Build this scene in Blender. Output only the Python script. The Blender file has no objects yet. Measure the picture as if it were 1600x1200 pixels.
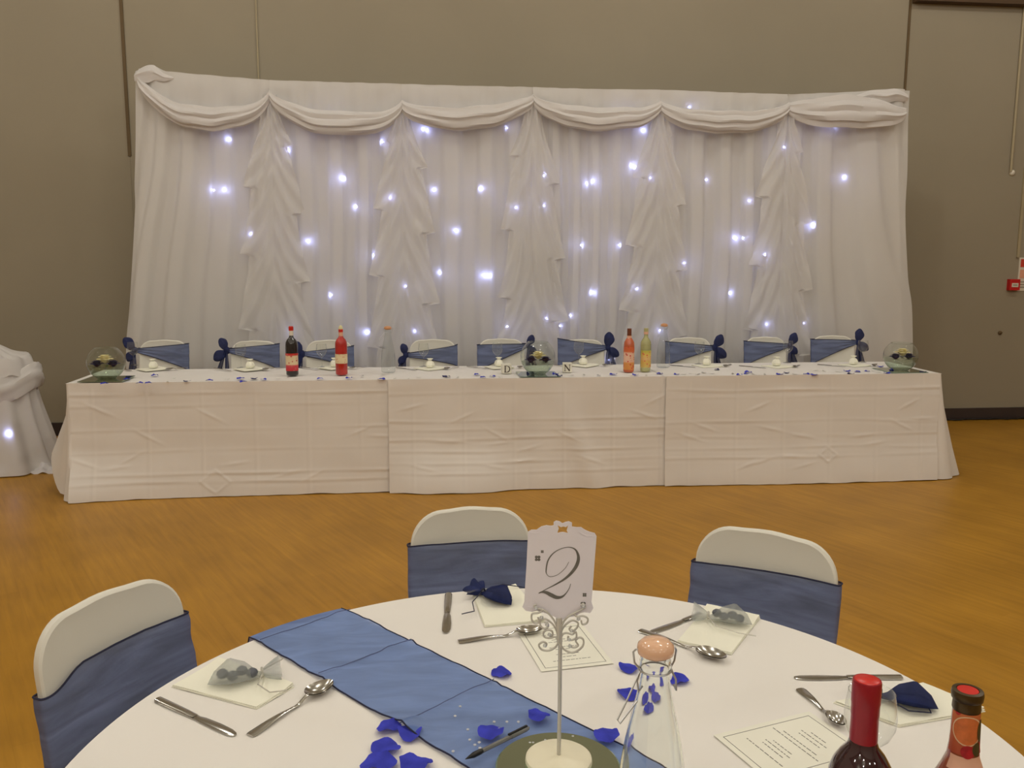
import bpy, math, random
from mathutils import Vector, Matrix, noise as mnoise
import numpy as np

PI = math.pi
random.seed(7)
sc = bpy.context.scene
C = sc.collection

# ---------------------------------------------------------------- camera
F_PX, PITCH, YAW, ROLL, CAM_H = 1367.56, .1446, .1102, .0039, 1.5508
fw = Vector((math.sin(YAW)*math.cos(PITCH), math.cos(YAW)*math.cos(PITCH), -math.sin(PITCH)))
rt0 = Vector((math.cos(YAW), -math.sin(YAW), 0)); up0 = rt0.cross(fw)
rt = rt0*math.cos(ROLL) + up0*math.sin(ROLL); up = up0*math.cos(ROLL) - rt0*math.sin(ROLL)
cam_d = bpy.data.cameras.new('camera'); cam = bpy.data.objects.new('camera', cam_d); C.objects.link(cam)
cam_d.sensor_width = 36; cam_d.lens = F_PX*36/1600; cam_d.clip_start = .02
CAM = Vector((0, 0, CAM_H))
cam.matrix_world = Matrix.Translation(CAM) @ Matrix((rt, up, -fw)).transposed().to_4x4()
sc.camera = cam

def ray(x, y): return fw + rt*((x-800)/F_PX) - up*((y-600)/F_PX)
def at(x, y, z):                      # the place on a level surface of height z seen at a photo pixel
    d = ray(x, y); return CAM + d*((z-CAM_H)/d.z)
def onY(x, y, Y):                     # the place on an upright plane parallel to the back wall
    d = ray(x, y); return CAM + d*(Y/d.y)

# ---------------------------------------------------------------- world, exposure, lamps
w = bpy.data.worlds.new('world'); sc.world = w; w.use_nodes = True
w.node_tree.nodes['Background'].inputs[0].default_value = (.9, .85, .75, 1)
w.node_tree.nodes['Background'].inputs[1].default_value = .05
sc.view_settings.view_transform = 'Standard'; sc.view_settings.look = 'None'
sc.view_settings.gamma = 1; sc.view_settings.use_curve_mapping = False
sc.view_settings.exposure = -0.55
LAMP_W, LAMP_COL = 84, (1, .947, .88)
LAMP_XY = [(x, y) for y in (-4.6, -1.2, 2.2, 5.2) for x in (-4.6, -1.4, 1.9, 5.2)]
CEIL = 5.6
try: sc.cycles.use_light_tree = True
except Exception: pass
sc.cycles.max_bounces = 10; sc.cycles.transparent_max_bounces = 24; sc.cycles.transmission_bounces = 10
sc.cycles.sample_clamp_indirect = 6

# ---------------------------------------------------------------- materials
def nodes(name):
    m = bpy.data.materials.new(name); m.use_nodes = True
    nt = m.node_tree; return m, nt, nt.nodes['Principled BSDF'], nt.nodes['Material Output']
def rgb(r, g, b):
    def l(c): c /= 255; return c/12.92 if c < .04045 else ((c+.055)/1.055)**2.4
    return (l(r), l(g), l(b), 1)
def add_bump(nt, b, scale, strength, dist=.002, coord='Object', detail=4):
    tc = nt.nodes.new('ShaderNodeTexCoord'); n = nt.nodes.new('ShaderNodeTexNoise'); bp = nt.nodes.new('ShaderNodeBump')
    n.inputs['Scale'].default_value = scale; n.inputs['Detail'].default_value = detail
    bp.inputs['Strength'].default_value = strength; bp.inputs['Distance'].default_value = dist
    nt.links.new(tc.outputs[coord], n.inputs['Vector']); nt.links.new(n.outputs['Fac'], bp.inputs['Height'])
    nt.links.new(bp.outputs[0], b.inputs['Normal']); return tc, n
def vary(nt, b, col, amt, scale, coord='Object'):
    tc = nt.nodes.new('ShaderNodeTexCoord'); n = nt.nodes.new('ShaderNodeTexNoise'); r = nt.nodes.new('ShaderNodeValToRGB')
    n.inputs['Scale'].default_value = scale; n.inputs['Detail'].default_value = 3
    r.color_ramp.elements[0].position = .3; r.color_ramp.elements[1].position = .7
    r.color_ramp.elements[0].color = tuple(c*(1-amt) for c in col[:3])+(1,)
    r.color_ramp.elements[1].color = tuple(min(1, c*(1+amt)) for c in col[:3])+(1,)
    nt.links.new(tc.outputs[coord], n.inputs['Vector']); nt.links.new(n.outputs['Fac'], r.inputs['Fac'])
    nt.links.new(r.outputs['Color'], b.inputs['Base Color'])
def mat(name, col, rough=.6, metal=0, spec=.5, bump=None, var=None, trans=0, ior=1.45, coat=0):
    m, nt, b, o = nodes(name)
    b.inputs['Base Color'].default_value = col; b.inputs['Roughness'].default_value = rough
    b.inputs['Metallic'].default_value = metal; b.inputs['Specular IOR Level'].default_value = spec
    b.inputs['Transmission Weight'].default_value = trans; b.inputs['IOR'].default_value = ior
    b.inputs['Coat Weight'].default_value = coat
    if bump: add_bump(nt, b, *bump)
    if var: vary(nt, b, col, *var)
    return m
def cloth_mat(name, col, translucent=.25, var=(.03, 2.0), see=0.0, bump=(700, .25, .0006)):
    m, nt, b, o = nodes(name)
    b.inputs['Roughness'].default_value = .85; b.inputs['Specular IOR Level'].default_value = .15
    b.inputs['Base Color'].default_value = col
    add_bump(nt, b, *bump); vary(nt, b, col, *var)
    t = nt.nodes.new('ShaderNodeBsdfTranslucent'); t.inputs[0].default_value = col
    mx = nt.nodes.new('ShaderNodeMixShader'); mx.inputs[0].default_value = translucent
    nt.links.new(b.outputs[0], mx.inputs[1]); nt.links.new(t.outputs[0], mx.inputs[2]); out = mx
    if see > 0:
        tr = nt.nodes.new('ShaderNodeBsdfTransparent'); m2 = nt.nodes.new('ShaderNodeMixShader'); m2.inputs[0].default_value = see
        nt.links.new(mx.outputs[0], m2.inputs[1]); nt.links.new(tr.outputs[0], m2.inputs[2]); out = m2
    nt.links.new(out.outputs[0], o.inputs['Surface']); return m
def thin_glass(name, tint=(.97, .98, .97, 1), gain=1.0):
    m, nt, b, o = nodes(name); nt.nodes.remove(b)
    tr = nt.nodes.new('ShaderNodeBsdfTransparent'); tr.inputs[0].default_value = tint
    gl = nt.nodes.new('ShaderNodeBsdfGlossy'); gl.inputs['Roughness'].default_value = .03
    fr = nt.nodes.new('ShaderNodeLayerWeight'); fr.inputs['Blend'].default_value = .5
    pw = nt.nodes.new('ShaderNodeMath'); pw.operation = 'POWER'; pw.inputs[1].default_value = 4
    mu = nt.nodes.new('ShaderNodeMath'); mu.operation = 'MULTIPLY_ADD'; mu.inputs[1].default_value = .55*gain; mu.inputs[2].default_value = .04*gain; mu.use_clamp = True
    mx = nt.nodes.new('ShaderNodeMixShader')
    nt.links.new(fr.outputs['Facing'], pw.inputs[0]); nt.links.new(pw.outputs[0], mu.inputs[0]); nt.links.new(mu.outputs[0], mx.inputs[0])
    nt.links.new(tr.outputs[0], mx.inputs[1]); nt.links.new(gl.outputs[0], mx.inputs[2]); nt.links.new(mx.outputs[0], o.inputs['Surface'])
    return m
def emit(name, col, s):
    m, nt, b, o = nodes(name); b.inputs['Base Color'].default_value = (.9, .9, 1, 1)
    b.inputs['Emission Color'].default_value = col; b.inputs['Emission Strength'].default_value = s; return m

def floor_mat():
    m, nt, b, o = nodes('wood_effect_floor')
    tc = nt.nodes.new('ShaderNodeTexCoord'); mp = nt.nodes.new('ShaderNodeMapping')
    mp.inputs['Rotation'].default_value = (0, 0, math.radians(62)); mp.inputs['Scale'].default_value = (1, 1, 1)
    nt.links.new(tc.outputs['Object'], mp.inputs['Vector'])
    br = nt.nodes.new('ShaderNodeTexBrick')
    for k, v in (('Scale', 1), ('Mortar Size', .0012), ('Brick Width', .9), ('Row Height', .075), ('Bias', 0)): br.inputs[k].default_value = v
    br.offset = .37
    br.inputs['Color1'].default_value = rgb(176, 128, 40); br.inputs['Color2'].default_value = rgb(183, 134, 45); br.inputs['Mortar'].default_value = rgb(172, 124, 39)
    nt.links.new(mp.outputs[0], br.inputs['Vector'])
    mp2 = nt.nodes.new('ShaderNodeMapping'); mp2.inputs['Scale'].default_value = (3, 38, 1); nt.links.new(mp.outputs[0], mp2.inputs['Vector'])
    n = nt.nodes.new('ShaderNodeTexNoise'); n.inputs['Scale'].default_value = 1; n.inputs['Detail'].default_value = 5; nt.links.new(mp2.outputs[0], n.inputs['Vector'])
    r = nt.nodes.new('ShaderNodeValToRGB'); r.color_ramp.elements[0].position = .3; r.color_ramp.elements[1].position = .72
    r.color_ramp.elements[0].color = (.84, .82, .78, 1); r.color_ramp.elements[1].color = (1.06, 1.05, 1.02, 1); nt.links.new(n.outputs['Fac'], r.inputs[0])
    n3 = nt.nodes.new('ShaderNodeTexNoise'); n3.inputs['Scale'].default_value = 2.2; n3.inputs['Detail'].default_value = 3
    r3 = nt.nodes.new('ShaderNodeValToRGB'); r3.color_ramp.elements[0].position = .35; r3.color_ramp.elements[1].position = .7
    r3.color_ramp.elements[0].color = (.88, .87, .85, 1); r3.color_ramp.elements[1].color = (1.05, 1.05, 1.05, 1)
    nt.links.new(mp.outputs[0], n3.inputs['Vector']); nt.links.new(n3.outputs['Fac'], r3.inputs[0])
    m1 = nt.nodes.new('ShaderNodeMix'); m1.data_type = 'RGBA'; m1.blend_type = 'MULTIPLY'; m1.inputs[0].default_value = 1
    m2 = nt.nodes.new('ShaderNodeMix'); m2.data_type = 'RGBA'; m2.blend_type = 'MULTIPLY'; m2.inputs[0].default_value = 1
    nt.links.new(br.outputs['Color'], m1.inputs[6]); nt.links.new(r.outputs['Color'], m1.inputs[7])
    nt.links.new(m1.outputs[2], m2.inputs[6]); nt.links.new(r3.outputs['Color'], m2.inputs[7])
    nt.links.new(m2.outputs[2], b.inputs['Base Color'])
    b.inputs['Roughness'].default_value = .42; b.inputs['Specular IOR Level'].default_value = .25
    return m

def stretch(m, sc_, rot=0):
    nt = m.node_tree
    for r in [n for n in nt.nodes if n.type == 'VALTORGB']:
        n = r.inputs['Fac'].links[0].from_node; tc = n.inputs['Vector'].links[0].from_node
        mp = nt.nodes.new('ShaderNodeMapping'); mp.inputs['Scale'].default_value = sc_; mp.inputs['Rotation'].default_value = (0, 0, rot)
        nt.links.new(tc.outputs['Object'], mp.inputs['Vector']); nt.links.new(mp.outputs[0], n.inputs['Vector']); n.inputs['Distortion'].default_value = .8; n.inputs['Detail'].default_value = 5
    return m
M = {
 'floor': floor_mat(),
 'wall': mat('painted_wall', rgb(150, 141, 122), .8, spec=.2, bump=(60, .12, .002), var=(.035, .9)),
 'wall2': mat('painted_side_wall', rgb(190, 182, 168), .85, spec=.2, var=(.03, .6)),
 'ceiling': mat('ceiling_panel', rgb(190, 190, 176), .9, spec=.1, var=(.03, .8)),
 'seam': mat('seam_dark', rgb(96, 78, 50), .7, var=(.08, 5)),
 'trunk': mat('trunking_cream', rgb(165, 152, 122), .5, var=(.03, 4)),
 'beam': mat('beam_brown', rgb(78, 58, 36), .7, var=(.1, 3)),
 'skirting': mat('skirting_dark', rgb(58, 48, 46), .45, var=(.08, 4)),
 'voile': cloth_mat('voile_white', (.84, .82, .80, 1), .38, (.015, 3), see=.20),
 'tail': cloth_mat('tail_voile', (.84, .82, .80, 1), .35, (.015, 3), see=.30),
 'swag': cloth_mat('swag_white', (.80, .77, .75, 1), .25, (.02, 4), see=.06),
 'backing': cloth_mat('backing_ivory', (.80, .78, .74, 1), .1, (.015, 2)),
 'cloth': cloth_mat('tablecloth_white', (.86, .83, .80, 1), .08, (.02, 3)),
 'cloth2': cloth_mat('round_cloth_white', (.88, .85, .81, 1), .06, (.015, 3)),
 'cover': cloth_mat('chair_cover_ivory', (.80, .78, .70, 1), .08, (.015, 4), bump=(900, .15, .0004)),
 'sash': cloth_mat('organza_navy', (.155, .195, .36, 1), .15, (.40, 5), see=.22, bump=(55, .5, .004)),
 'sash_hem': mat('organza_hem', rgb(26, 30, 62), .6, var=(.1, 20)),
 'runner': cloth_mat('organza_runner', (.19, .295, .60, 1), .15, (.18, 5), see=.25, bump=(40, .4, .003)),
 'bow': cloth_mat('organza_bow', (.035, .045, .14, 1), .2, (.2, 14), see=.15, bump=(70, .5, .004)),
 'petal': cloth_mat('petal_blue', (.055, .065, .52, 1), .15, (.25, 30), bump=(160, .6, .002)),
 'petal_dark': cloth_mat('petal_navy', (.02, .02, .10, 1), .1, (.25, 40), bump=(160, .5, .002)),
 'napkin': cloth_mat('napkin_cream', (.94, .93, .80, 1), .05, (.02, 10), bump=(500, .3, .0006)),
 'paper': mat('menu_paper', (.87, .86, .76, 1), .7, spec=.2, var=(.02, 6)),
 'card': mat('card_pearl', (.85, .82, .88, 1), .5, spec=.35, var=(.02, 12)),
 'ink': mat('ink_grey', rgb(120, 118, 112), .6, var=(.1, 80)),
 'silver_ink': mat('ink_silver', rgb(112, 110, 104), .45, var=(.2, 60)),
 'steel': mat('cutlery_steel', (.55, .53, .50, 1), .16, 1, var=(.05, 40)),
 'wire': mat('wire_ivory', (.62, .60, .54, 1), .35, .3, var=(.05, 50)),
 'gem': mat('gem_clear', (.75, .78, .78, 1), .05, .4, var=(.1, 200)),
 'base': mat('stand_base_cream', (.85, .80, .62, 1), .4, var=(.02, 20)),
 'mirror': mat('mirror_glass', (.54, .65, .53, 1), .02, 1, var=(.02, 5)),
 'mirror_edge': mat('mirror_edge_green', (.30, .42, .34, 1), .1, .6, var=(.05, 20)),
 'water_bottle': mat('carafe_glass', (.97, .99, .98, 1), .0, trans=1, ior=1.45),
 'glass': thin_glass('wine_glass_glass', gain=2.0),
 'bowl': thin_glass('fishbowl_glass', (.93, .95, .92, 1), gain=1.5),
 'water': thin_glass('water_tinted', (.80, .86, .80, 1), gain=1.0),
 'stopper': mat('stopper_peach', rgb(232, 188, 156), .12, coat=.6, var=(.03, 30)),
 'stopper_w': mat('stopper_tan', rgb(205, 150, 105), .3, var=(.03, 30)),
 'wine': mat('red_wine_bottle', (.028, .003, .008, 1), .04, spec=.6, coat=1, var=(.2, 20)),
 'capsule': mat('capsule_crimson', rgb(150, 24, 40), .3, spec=.5, var=(.08, 30)),
 'cap_red': mat('cap_red', rgb(205, 40, 32), .3, var=(.08, 30)),
 'rose_glass': mat('rose_bottle_glass', (.42, .10, .05, 1), .05, spec=.6, coat=1, trans=.25, var=(.15, 15)),
 'brown': mat('cap_brown', rgb(74, 58, 30), .35, .4, var=(.1, 30)),
 'orange_lab': None, 'squash_lab': None, 'red_lab': None, 'green_lab': None,
 'pinkband': mat('neck_band_pink', rgb(226, 176, 150), .5, var=(.05, 40)),
 'squash': mat('squash_dark_bottle', (.014, .010, .010, 1), .08, spec=.5, coat=.8, var=(.2, 20)),
 'redjuice': mat('red_juice_bottle', rgb(190, 42, 34), .1, coat=.8, trans=.15, var=(.15, 20)),
 'orangejuice': mat('orange_bottle', rgb(214, 108, 66), .1, coat=.8, trans=.2, var=(.1, 20)),
 'greenjuice': mat('green_bottle', rgb(222, 222, 160), .1, coat=.8, trans=.6, var=(.1, 20)),
 'white_cap': mat('cap_white', rgb(220, 214, 200), .4, var=(.03, 30)),
 'yellow_cap': mat('cap_cream', rgb(226, 220, 170), .4, var=(.03, 30)),
 'cap_copper': mat('cap_copper', rgb(120, 66, 44), .35, .3, var=(.05, 30)),
 'cap_olive': mat('cap_olive', rgb(176, 172, 120), .4, var=(.05, 30)),
 'black': mat('black_plastic', rgb(26, 26, 28), .3, var=(.1, 30)),
 'penclear': mat('pen_barrel', rgb(150, 150, 146), .15, trans=.4, var=(.05, 30)),
 'rose_cream': cloth_mat('rose_cream', (.86, .76, .40, 1), .2, (.06, 30)),
 'leaf': mat('leaf_green', rgb(58, 84, 40), .6, var=(.2, 40)),
 'favour_w': cloth_mat('favour_silver', (.50, .53, .52, 1), .3, (.1, 40), see=.58),
 'favour_b': cloth_mat('favour_navy', (.02, .03, .12, 1), .2, (.2, 40), see=.12),
 'sweets': mat('sugared_almond_grey', rgb(92, 96, 104), .4, var=(.2, 60)),
 'silver': mat('confetti_silver', (.62, .61, .55, 1), .35, .7, var=(.2, 80)),
 'crystal': mat('crystal', (.95, .97, 1, 1), .0, trans=.5, ior=1.6, var=(.02, 100)),
 'block': mat('block_cream', (.80, .77, .66, 1), .6, var=(.04, 30)),
 'letter': mat('letter_brown', rgb(60, 42, 34), .6, var=(.1, 60)),
 'led': emit('led_cool_white', (.42, .48, 1.0, 1), 190),
 'ledwire': mat('led_wire', (.75, .75, .78, 1), .4, var=(.05, 40)),
 'metal': mat('steel_tube', (.55, .55, .55, 1), .35, .9, var=(.05, 20)),
 'wood': mat('table_wood', rgb(150, 120, 84), .6, var=(.1, 6)),
 'red_box': mat('call_point_red', rgb(190, 24, 26), .4, var=(.05, 30)),
 'sign': mat('sign_white', rgb(214, 206, 190), .5, var=(.02, 10)),
 'sign_red': mat('sign_red', rgb(196, 62, 44), .5, var=(.05, 20)),
 'sign_pink': mat('sign_pink', rgb(220, 160, 130), .5, var=(.05, 20)),
 'sign_grey': mat('sign_grey', rgb(140, 132, 118), .5, var=(.05, 20)),
 'lampglow': emit('lamp_diffuser', (1, .88, .7, 1), 2),
}
stretch(M['sash'], (.8, .8, 5.5)); stretch(M['runner'], (1.2, 4.5, 1), .7)
def band_label(name, stops, blob, nscale):
    """paper label: colour bands over its height plus coloured blobs of printed fruit"""
    m, nt, b, o = nodes(name); b.inputs['Roughness'].default_value = .5
    tc = nt.nodes.new('ShaderNodeTexCoord'); sx = nt.nodes.new('ShaderNodeSeparateXYZ'); nt.links.new(tc.outputs['Generated'], sx.inputs[0])
    r = nt.nodes.new('ShaderNodeValToRGB'); cr = r.color_ramp
    while len(cr.elements) < len(stops): cr.elements.new(.5)
    for e, (p, c) in zip(cr.elements, stops): e.position = p; e.color = c
    nt.links.new(sx.outputs['Z'], r.inputs[0])
    v = nt.nodes.new('ShaderNodeTexVoronoi'); v.inputs['Scale'].default_value = nscale; nt.links.new(tc.outputs['Object'], v.inputs['Vector'])
    r2 = nt.nodes.new('ShaderNodeValToRGB'); r2.color_ramp.elements[0].position = .24; r2.color_ramp.elements[1].position = .3
    r2.color_ramp.elements[0].color = (1, 1, 1, 1); r2.color_ramp.elements[1].color = (0, 0, 0, 1); nt.links.new(v.outputs['Distance'], r2.inputs[0])
    mx = nt.nodes.new('ShaderNodeMix'); mx.data_type = 'RGBA'; mx.inputs[7].default_value = blob
    nt.links.new(r2.outputs['Color'], mx.inputs[0]); nt.links.new(r.outputs['Color'], mx.inputs[6]); nt.links.new(mx.outputs[2], b.inputs['Base Color'])
    return m
cream = rgb(226, 204, 164)
M['squash_lab'] = band_label('label_red_cream', [(0, rgb(200, 40, 50)), (.30, rgb(206, 70, 80)), (.38, cream), (.84, cream), (.9, rgb(200, 50, 40))], rgb(200, 90, 90), 40)
M['red_lab'] = band_label('label_cream', [(0, cream), (.5, rgb(234, 216, 176)), (1, cream)], rgb(220, 170, 130), 60)
M['orange_lab'] = band_label('label_orange', [(0, rgb(214, 140, 70)), (.30, rgb(222, 150, 80)), (.36, rgb(232, 186, 160)), (.72, rgb(232, 190, 164)), (.8, rgb(214, 106, 60))], rgb(204, 70, 60), 45)
M['green_lab'] = band_label('label_green', [(0, rgb(214, 190, 110)), (.35, rgb(220, 180, 90)), (.5, rgb(228, 190, 130)), (.75, rgb(226, 196, 100)), (1, rgb(190, 190, 80))], rgb(214, 110, 80), 45)
M['fruit_lab'] = band_label('neck_label_fruit', [(0, rgb(170, 70, 40)), (.5, rgb(190, 96, 52)), (1, rgb(200, 110, 60))], rgb(176, 36, 40), 50)

# ---------------------------------------------------------------- mesh helpers
class MB:
    def __init__(s): s.v = []; s.f = []
    def add(s, vs, fs):
        o = len(s.v); s.v += [tuple(p) for p in vs]; s.f += [tuple(i+o for i in f) for f in fs]
    def box(s, a, b):
        (x0, y0, z0), (x1, y1, z1) = a, b
        s.add([(x0,y0,z0),(x1,y0,z0),(x1,y1,z0),(x0,y1,z0),(x0,y0,z1),(x1,y0,z1),(x1,y1,z1),(x0,y1,z1)],
              [(3,2,1,0),(4,5,6,7),(0,1,5,4),(1,2,6,5),(2,3,7,6),(3,0,4,7)]); return s
    def grid(s, fn, nu, nv, cu=False, cv=False):
        U = nu if cu else nu+1; V = nv if cv else nv+1
        vs = [fn(i/nu, j/nv) for i in range(U) for j in range(V)]
        fs = [(i*V+j, ((i+1) % U)*V+j, ((i+1) % U)*V+(j+1) % V, i*V+(j+1) % V) for i in range(nu) for j in range(nv)]
        s.add(vs, fs); return s
    def lathe(s, prof, n=24, c=(0, 0, 0), cap=True):
        vs = []; fs = []; m = len(prof)
        for i in range(n):
            a = 2*PI*i/n
            for r, z in prof: vs.append((c[0]+r*math.cos(a), c[1]+r*math.sin(a), c[2]+z))
        for i in range(n):
            k = (i+1) % n
            for j in range(m-1): fs.append((i*m+j, k*m+j, k*m+j+1, i*m+j+1))
        if cap:
            if prof[0][0] > 1e-5: fs.append(tuple(i*m for i in reversed(range(n))))
            if prof[-1][0] > 1e-5: fs.append(tuple(i*m+m-1 for i in range(n)))
        s.add(vs, fs); return s
    def tube(s, pts, r, n=8, closed=False, cap=True):
        pts = [Vector(p) for p in pts]; k = len(pts); vs = []; fs = []
        rr = r if hasattr(r, '__len__') else [r]*k
        ref = Vector((0, 0, 1)); pn = None
        for i, p in enumerate(pts):
            t = (pts[(i+1) % k]-pts[i-1]) if closed else (pts[min(i+1, k-1)]-pts[max(i-1, 0)])
            t = t.normalized() if t.length > 1e-9 else Vector((1, 0, 0))
            if pn is None:
                a = t.cross(ref)
                if a.length < .05: a = t.cross(Vector((1, 0, 0)))
                a.normalize()
            else:
                a = pn - t*pn.dot(t); a = a.normalized() if a.length > 1e-6 else t.orthogonal().normalized()
            pn = a; b = t.cross(a)
            for j in range(n):
                th = 2*PI*j/n; vs.append(p+a*(rr[i]*math.cos(th))+b*(rr[i]*math.sin(th)))
        for i in range(k if closed else k-1):
            i2 = (i+1) % k
            for j in range(n): fs.append((i*n+j, i*n+(j+1) % n, i2*n+(j+1) % n, i2*n+j))
        if cap and not closed:
            fs.append(tuple(range(n))[::-1]); fs.append(tuple(range((k-1)*n, k*n)))
        s.add(vs, fs); return s
    def slab(s, poly, z0, z1):           # poly: list of (x, y), extruded along z
        n = len(poly)
        s.add([(x, y, z0) for x, y in poly]+[(x, y, z1) for x, y in poly],
              [tuple(range(n))[::-1], tuple(range(n, 2*n))]+[(i, (i+1) % n, n+(i+1) % n, n+i) for i in range(n)]); return s
    def ico(s, c, r, n=8, sz=1):
        return s.lathe([(max(1e-6, r*math.sin(PI*i/n)), -sz*r*math.cos(PI*i/n)) for i in range(n+1)], n*2, c, False)
    def mesh(s, name, m, smooth=True):
        me = bpy.data.meshes.new(name); me.from_pydata(s.v, [], s.f)
        import bmesh
        bm = bmesh.new(); bm.from_mesh(me); bmesh.ops.remove_doubles(bm, verts=bm.verts, dist=1e-6)
        bmesh.ops.recalc_face_normals(bm, faces=bm.faces); bm.to_mesh(me); bm.free()
        if smooth:
            me.polygons.foreach_set('use_smooth', [True]*len(me.polygons))
            try: me.set_sharp_from_angle(angle=math.radians(42))
            except Exception: pass
        me.materials.append(m); return me
    def build(s, name, m, parent=None, smooth=True, loc=(0, 0, 0), rot=(0, 0, 0), world=False):
        if world and parent is not None:
            l = parent.location; s.v = [(x-l.x, y-l.y, z-l.z) for x, y, z in s.v]
        o = bpy.data.objects.new(name, s.mesh(name, m, smooth)); C.objects.link(o)
        o.location = loc; o.rotation_euler = rot; o.parent = parent; return o

def tag(o, label, cat, group=None, kind=None):
    if label: o['label'] = label
    if cat: o['category'] = cat
    if group: o['group'] = group
    if kind: o['kind'] = kind
    return o
def thing(name, label, cat, loc=(0, 0, 0), rz=0, group=None):
    o = bpy.data.objects.new(name, None); C.objects.link(o); o.empty_display_size = .05
    o.location = loc; o.rotation_euler = (0, 0, rz); return tag(o, label, cat, group)
def place(me, name, loc, rot=(0, 0, 0), parent=None, scale=None):
    o = bpy.data.objects.new(name, me); C.objects.link(o); o.location = loc; o.rotation_euler = rot; o.parent = parent
    if scale: o.scale = scale
    return o
def copy_tree(o, parent=None):
    c = o.copy(); C.objects.link(c); c.parent = parent
    for ch in [k for k in bpy.data.objects if k.parent == o]: copy_tree(ch, c)
    return c
def sm(a, b, x): t = max(0, min(1, (x-a)/(b-a))); return t*t*(3-2*t)
def nz(x, y, z=0): return mnoise.noise(Vector((x, y, z)))
def interp(x, pts):
    if x <= pts[0][0]: return pts[0][1]
    for (a, b), (c, d) in zip(pts, pts[1:]):
        if x <= c: return b+(d-b)*(x-a)/(c-a)
    return pts[-1][1]
ORD = ['first', 'second', 'third', 'fourth', 'fifth', 'sixth', 'seventh', 'eighth', 'ninth']

# ================================================================= the room
YW = 7.83
RX0, RX1, RY0 = -7.5, 9.0, -7.0
def struct(o, label, cat): return tag(o, label, cat, kind='structure')
struct(MB().box((RX0, RY0, -.1), (RX1, YW, 0)).build('floor', M['floor'], smooth=False), 'golden brown wood effect hall floor', 'floor')
wb = MB().box((RX0, YW, 0), (RX1, YW+.12, CEIL)).build('wall_back', M['wall'], smooth=False); struct(wb, 'plain taupe painted wall behind the white backdrop', 'wall')
struct(MB().box((RX0-.1, RY0, 0), (RX0, YW, CEIL)).build('wall_left', M['wall2'], smooth=False), 'painted hall side wall beyond the draped side table', 'wall')
struct(MB().box((RX1, RY0, 0), (RX1+.1, YW, CEIL)).build('wall_right', M['wall2'], smooth=False), 'painted hall side wall beyond the fire call point', 'wall')
struct(MB().box((RX0, RY0-.1, 0), (RX1, RY0, CEIL)).build('wall_front', M['wall2'], smooth=False), 'painted hall wall facing the white backdrop', 'wall')
struct(MB().box((RX0, RY0, CEIL), (RX1, YW, CEIL+.1)).build('ceiling', M['ceiling'], smooth=False), 'plain pale hall ceiling', 'ceiling')
struct(MB().box((RX0, YW-.022, 0), (RX1, YW, .115)).build('baseboard_back', M['skirting'], smooth=False), 'dark skirting board along the taupe wall', 'skirting board')
# wall seams and runs
struct(MB().box((-2.372, YW-.010, 2.37), (-2.346, YW, CEIL)).build('trim_1', M['seam'], smooth=False), 'dark brown vertical strip ending beside the backdrop top', 'wall trim')
struct(MB().box((-2.364, YW-.003, .115), (-2.358, YW, 2.37)).build('trim_2', M['wall'], smooth=False), 'faint painted wall joint below the dark strip', 'wall trim')
struct(MB().box((4.440, YW-.008, .115), (4.462, YW, CEIL)).build('trim_3', M['seam'], smooth=False), 'dark vertical wall joint rising beside the backdrop end', 'wall trim')
struct(MB().tube([(-1.283, YW-.008, 2.2), (-1.283, YW-.008, CEIL)], .007, 6).build('trim_4', M['trunk']), 'thin pale cable run rising above the backdrop', 'wall trim')
struct(MB().tube([(5.545, YW-.012, 2.35), (5.545, YW-.012, 3.83)], .012, 8).build('trim_5', M['trunk']), 'pale conduit dropping to the small white wall sensor', 'wall trim')
struct(MB().box((4.47, YW-.10, 3.815), (RX1, YW, 4.15)).build('trim_6', M['beam'], smooth=False), 'dark brown beam along the top of the wall', 'beam')
struct(MB().box((5.68, YW-.016, 1.56), (5.705, YW, 2.55)).build('trim_7', M['trunk'], smooth=False), 'pale upright trunking above the fire notice', 'wall trim')

wavy_tube = MB().tube([(4.3+.06*k, YW-.05-.012*math.sin(k*.9)-.01*math.sin(k*2.3), .012+.006*max(0, math.sin(k*1.25))) for k in range(60)], .008, 6).build('black_tube', M['black'])  # thin wavy black tube along the foot of the skirting
tag(wavy_tube, 'long thin wavy black line along the foot of the dark skirting board', 'cable')
# small wall fittings
t = thing('wall_sensor', 'small white round sensor at the foot of the pale conduit', 'sensor', (5.566, YW, 2.345))
MB().lathe([(.026, 0), (.026, .01), (.018, .02), (.001, .024)], 16).build('body', M['white_cap'], t, rot=(PI/2, 0, 0))
MB().lathe([(.03, 0), (.03, .004)], 16).build('backplate', M['trunk'], t, rot=(PI/2, 0, 0))
t = thing('wall_hook', 'small dark hook on the bare wall below the fire call point', 'hook', (5.579, YW, .844))
MB().lathe([(.02, 0), (.02, .006), (.012, .012)], 12).build('backplate', M['seam'], t, rot=(PI/2, 0, 0))
MB().tube([(0, -.01, 0), (0, -.03, -.005), (0, -.035, .01)], .005, 6).build('peg', M['seam'], t)
t = thing('fire_call_point', 'red fire alarm call point with a white window on the wall', 'alarm', (5.662, YW, 1.252))
MB().box((-.052, -.045, 0), (.052, 0, .104)).build('case', M['red_box'], t, smooth=False)
wn = MB().box((-.033, -.048, .03), (.033, -.044, .068)).build('window', M['sign'], t, smooth=False)
MB().box((-.022, -.0495, .044), (.022, -.0478, .054)).build('bar', M['sign_grey'], wn, smooth=False)
t = thing('fire_notice', 'white fire notice with red heading beside the red call point', 'sign', (5.82, YW, 1.245))
MB().box((-.105, -.006, 0), (.105, 0, .315)).build('board', M['sign'], t, smooth=False)
MB().box((-.09, -.008, .225), (.09, -.006, .30)).build('heading', M['sign_red'], t, smooth=False)
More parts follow.
